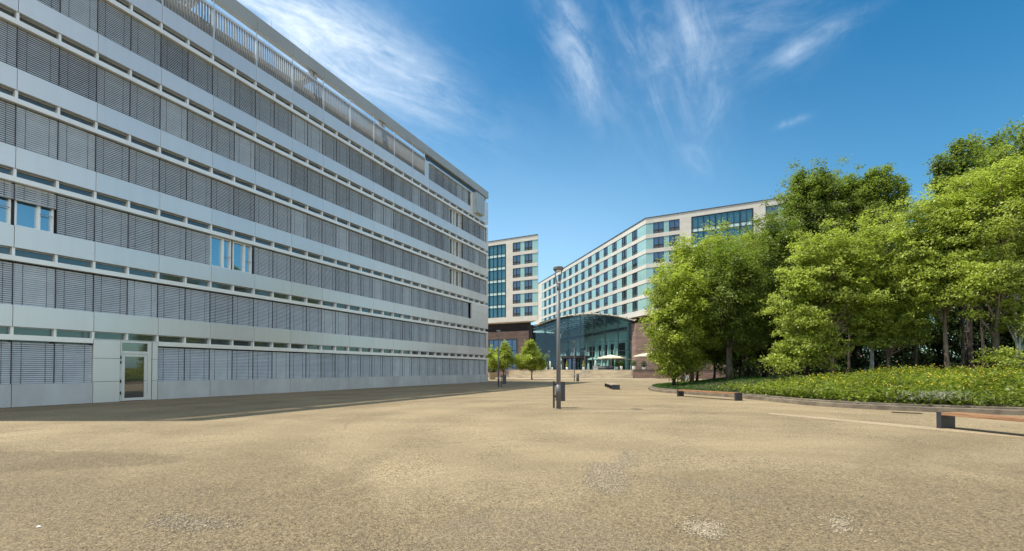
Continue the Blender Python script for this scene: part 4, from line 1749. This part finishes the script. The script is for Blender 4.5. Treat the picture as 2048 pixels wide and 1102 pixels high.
gravel([(1180, 925), (1235, 928), (1250, 900), (1270, 905), (1262, 930), (1250, 935), (1248, 965), (1240, 995), (1180, 975), (1172, 965)], 2600, .018)
gravel([(1373, 1042), (1443, 1046), (1440, 1062), (1425, 1076), (1405, 1072), (1376, 1064)], 800, .017)
gravel([(1668, 1030), (1690, 1033), (1688, 1064), (1666, 1060)], 280, .017)
gravel([(300, 1046), (350, 1026), (420, 1038), (480, 1045), (470, 1053), (380, 1060)], 800, .016)
gravel([(1000, 1010), (1150, 1025), (1280, 1065), (1400, 1110), (800, 1110), (900, 1040)], 9000, .008)
gravel([(1290, 945), (1400, 965), (1550, 1000), (1540, 1010), (1380, 985), (1280, 962)], 1600, .010)
octv = np.array([(1, 0, 0), (0, 1, 0), (-1, 0, 0), (0, -1, 0), (0, 0, 1), (0, 0, -1)], float)
octf = np.array([(0, 1, 4), (1, 2, 4), (2, 3, 4), (3, 0, 4), (1, 0, 5), (2, 1, 5), (3, 2, 5), (0, 3, 5)])
tri = []
for q, size in GV:
    n = len(q)
    s = size * RNG.uniform(.5, 1.2, (n, 1, 1)) * RNG.uniform(.6, 1.1, (n, 6, 1))
    a = RNG.uniform(0, 6.28, n)
    ca, sa = np.cos(a)[:, None], np.sin(a)[:, None]
    v = octv[None] * s
    v = v * np.array([1, .8, .55])
    x = v[:, :, 0] * ca - v[:, :, 1] * sa + q[:, None, 0]
    y = v[:, :, 0] * sa + v[:, :, 1] * ca + q[:, None, 1]
    z = v[:, :, 2] + size * .25
    w = np.stack([x, y, z], 2)
    tri.append(w[:, octf].reshape(-1, 3))
me = raw_mesh('gravel', np.concatenate(tri), 3, ['pebble'])
o = bpy.data.objects.new('gravel', me)
COL.objects.link(o)
tag(o, 'loose pale pebbles in worn spots of the square', 'gravel', kind='stuff')
# drain grate and scrap of paper
gx, gy = gpt(1812, 826)
r = thing('drain_grate', 'dark slotted drain grate in the paving beside the kerb', 'drain', (gx, gy, .004), -.55)
mb = MB()
mb.box(-.42, .42, -.13, .13, 0, .012)
mb.build('frame', 'iron', r)
mb = MB()
for i in range(11):
    mb.box(-.38 + i * .07, -.35 + i * .07, -.1, .1, .0125, .02)
mb.build('bar', 'iron', r)
sx, sy = gpt(83, 1053)
mb = MB()
mb.add([(-.018, -.012, .003), (.018, -.015, .007), (.021, .012, .004), (-.012, .015, .013), (0, 0, .018)], [(0, 1, 4), (1, 2, 4), (2, 3, 4), (3, 0, 4), (0, 3, 2, 1)])
o = mb.build('paper_scrap', 'paper')
o.location = (sx, sy, .004)
tag(o, 'tiny crumpled white paper scrap on the gravel', 'litter')

# ------------------------------------------------------------------ light and sky
EL = math.radians(60.9)
sun = bpy.data.lights.new('sun', 'SUN')
sun.energy = 4.2
sun.angle = math.radians(.53)
sun.color = (1, .945, .85)
so = bpy.data.objects.new('sun', sun)
COL.objects.link(so)
so.rotation_euler = (0, -(math.pi / 2 - EL), 0)

w = bpy.data.worlds.new('World')
sc.world = w
w.use_nodes = True
nt = NT(w.node_tree)
bg = w.node_tree.nodes['Background']
sky = nt.new('ShaderNodeTexSky')
sky.sky_type = 'NISHITA'
sky.sun_disc = False
sky.sun_elevation = EL
sky.sun_rotation = math.radians(270)
sky.altitude = 100
sky.air_density = 1.0
sky.dust_density = 1.5
sky.ozone_density = 1.0
hs = nt.new('ShaderNodeHueSaturation')
hs.inputs['Saturation'].default_value = 1.5
hs.inputs['Value'].default_value = 1.0
nt.put(hs.inputs['Color'], sky.outputs[0])
dirv = nt.new('ShaderNodeTexCoord').outputs['Generated']
sp = nt.new('ShaderNodeSeparateXYZ')
nt.put(sp.inputs[0], dirv)
dx, dy, dz = sp.outputs
fy = nt.m('MAXIMUM', dy, .05)
U, V = nt.m('DIVIDE', dx, fy), nt.m('DIVIDE', dz, fy)
front = nt.ramp(dy, .08, .25)
tint = nt.mix(1.0, hs.outputs[0], (.72, .98, .84), 'MULTIPLY')
skycol = nt.mix(nt.m('MULTIPLY', nt.ramp(dz, .0, .64, .95, 0), nt.ramp(dx, .05, .75, 1, .2)), tint, (2.9, 4.75, 6.6))


def cirrus(px, py, half, wid, dpx, dpy, amp, sc1=3.0, stretch=5.0, seed=0.0, lo=.42, hi=.72, dist=1.1):
    u0, v0 = (px - CX) / F, (HY - py) / F
    L = math.hypot(dpx, dpy)
    a, b = dpx / L, -dpy / L
    du, dv = nt.m('SUBTRACT', U, u0), nt.m('SUBTRACT', V, v0)
    l = nt.m('ADD', nt.m('MULTIPLY', du, a), nt.m('MULTIPLY', dv, b))
    t = nt.m('SUBTRACT', nt.m('MULTIPLY', dv, a), nt.m('MULTIPLY', du, b))
    wob = nt.m('MULTIPLY', nt.m('SUBTRACT', nt.noise(nt.comb(nt.m('MULTIPLY', l, 4), nt.m('MULTIPLY', t, 4), seed + 5), 1.0, 3), .5), wid / F * 1.3)
    t2 = nt.m('ADD', t, wob)
    g1 = nt.m('DIVIDE', l, half / F)
    g2 = nt.m('DIVIDE', t2, wid / F)
    q = nt.m('ADD', nt.m('MULTIPLY', g1, g1), nt.m('MULTIPLY', g2, g2))
    mask = nt.m('POWER', 2.718, nt.m('MULTIPLY', q, -1.0))
    n1 = nt.noise(nt.comb(nt.m('MULTIPLY', l, sc1), nt.m('MULTIPLY', t, sc1 * stretch), seed), 1.0, 9, .62, dist)
    n2 = nt.noise(nt.comb(nt.m('MULTIPLY', l, sc1 * 5), nt.m('MULTIPLY', t, sc1 * stretch * 2.2), seed + 9), 1.0, 7, .65, .8)
    d = nt.m('ADD', nt.m('MULTIPLY', nt.ramp(n1, lo, hi), .75), nt.m('MULTIPLY', nt.ramp(n2, .35, .75), .25))
    d = nt.m('ADD', d, nt.m('MULTIPLY', mask, .28))
    return nt.m('MULTIPLY', nt.m('MULTIPLY', d, mask), amp)


cl = [
    cirrus(600, 70, 290, 90, 430, 215, .62, 3.0, 3.5, 1.0, .36, .66),
    cirrus(600, 20, 230, 80, 300, 170, .46, 3.0, 3.5, 2.0, .36, .66),
    cirrus(790, 165, 140, 65, 300, 130, .38, 4.0, 4.0, 3.0),
    cirrus(1140, 70, 150, 42, 70, 190, .34, 4.0, 3.0, 4.0, .36, .66),
    cirrus(1185, 170, 70, 26, 10, 100, .2, 6.0, 3.0, 5.0),
    cirrus(1395, 60, 120, 46, 40, 160, .25, 5.0, 3.0, 6.0, .36, .68),
    cirrus(1430, 210, 90, 30, -20, 120, .16, 6.0, 3.0, 7.0),
    cirrus(1300, 120, 160, 120, 60, 150, .2, 4.0, 3.0, 8.0),
    cirrus(1480, 60, 200, 90, 180, -90, .18, 4.0, 3.0, 9.0),
    cirrus(1630, 75, 120, 24, 150, -85, .22, 5.0, 3.0, 10.0, .36, .66),
    cirrus(1600, 95, 40, 22, 60, -30, .22, 7.0, 2.0, 11.0),
    cirrus(1590, 239, 30, 8, 55, -20, .24, 9.0, 2.0, 12.0, .3, .6),
    cirrus(1390, 310, 60, 40, 40, 60, .1, 6.0, 2.0, 13.0),
]
tot = cl[0]
for c in cl[1:]:
    tot = nt.m('ADD', tot, c)
tot = nt.m('MULTIPLY', nt.m('MINIMUM', tot, .92), front)
SKYK = 1.0
cloudcol = (5.2, 5.9, 6.6)
mixn = nt.new('ShaderNodeMix', data_type='RGBA')
nt.put(mixn.inputs[0], tot)
nt.put(mixn.inputs[6], skycol)
mixn.inputs[7].default_value = (*cloudcol, 1)
# unseen bright cloud added behind the camera as fill light for the office facade
fill_cloud = nt.m('MULTIPLY', nt.m('MULTIPLY', nt.ramp(dy, -.50, -.15, 1, 0), nt.ramp(dx, -.35, .1)), nt.ramp(dz, -.02, .25))
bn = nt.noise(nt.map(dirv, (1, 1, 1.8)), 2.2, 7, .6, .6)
fill_cloud = nt.m('MULTIPLY', fill_cloud, nt.ramp(bn, .30, .62, .45, 1.0))
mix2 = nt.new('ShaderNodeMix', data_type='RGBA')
nt.put(mix2.inputs[0], fill_cloud)
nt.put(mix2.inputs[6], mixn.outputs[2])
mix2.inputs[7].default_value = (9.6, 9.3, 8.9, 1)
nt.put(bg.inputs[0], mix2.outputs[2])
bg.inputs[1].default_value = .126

# ------------------------------------------------------------------ camera
cam = bpy.data.cameras.new('camera')
cam.sensor_width = 36
cam.lens = 36 * F / 2048
PITCH_UP = .016
cam.shift_y = (HY - 551 - F * math.tan(PITCH_UP)) / 2048
cam.clip_start = .1
cam.clip_end = 3000
co = bpy.data.objects.new('camera', cam)
COL.objects.link(co)
co.location = (0, 0, EYE)
co.rotation_euler = (math.pi / 2 + PITCH_UP, 0, 0)
sc.camera = co
sc.view_settings.view_transform = 'Standard'
sc.view_settings.look = 'None'
sc.view_settings.exposure = .6
sc.view_settings.gamma = 1
sc.cycles.max_bounces = 6
sc.cycles.diffuse_bounces = 2
sc.cycles.glossy_bounces = 3
sc.cycles.transmission_bounces = 3
sc.cycles.transparent_max_bounces = 8
sc.cycles.use_denoising = True
sc.cycles.use_adaptive_sampling = True
sc.cycles.adaptive_threshold = .02
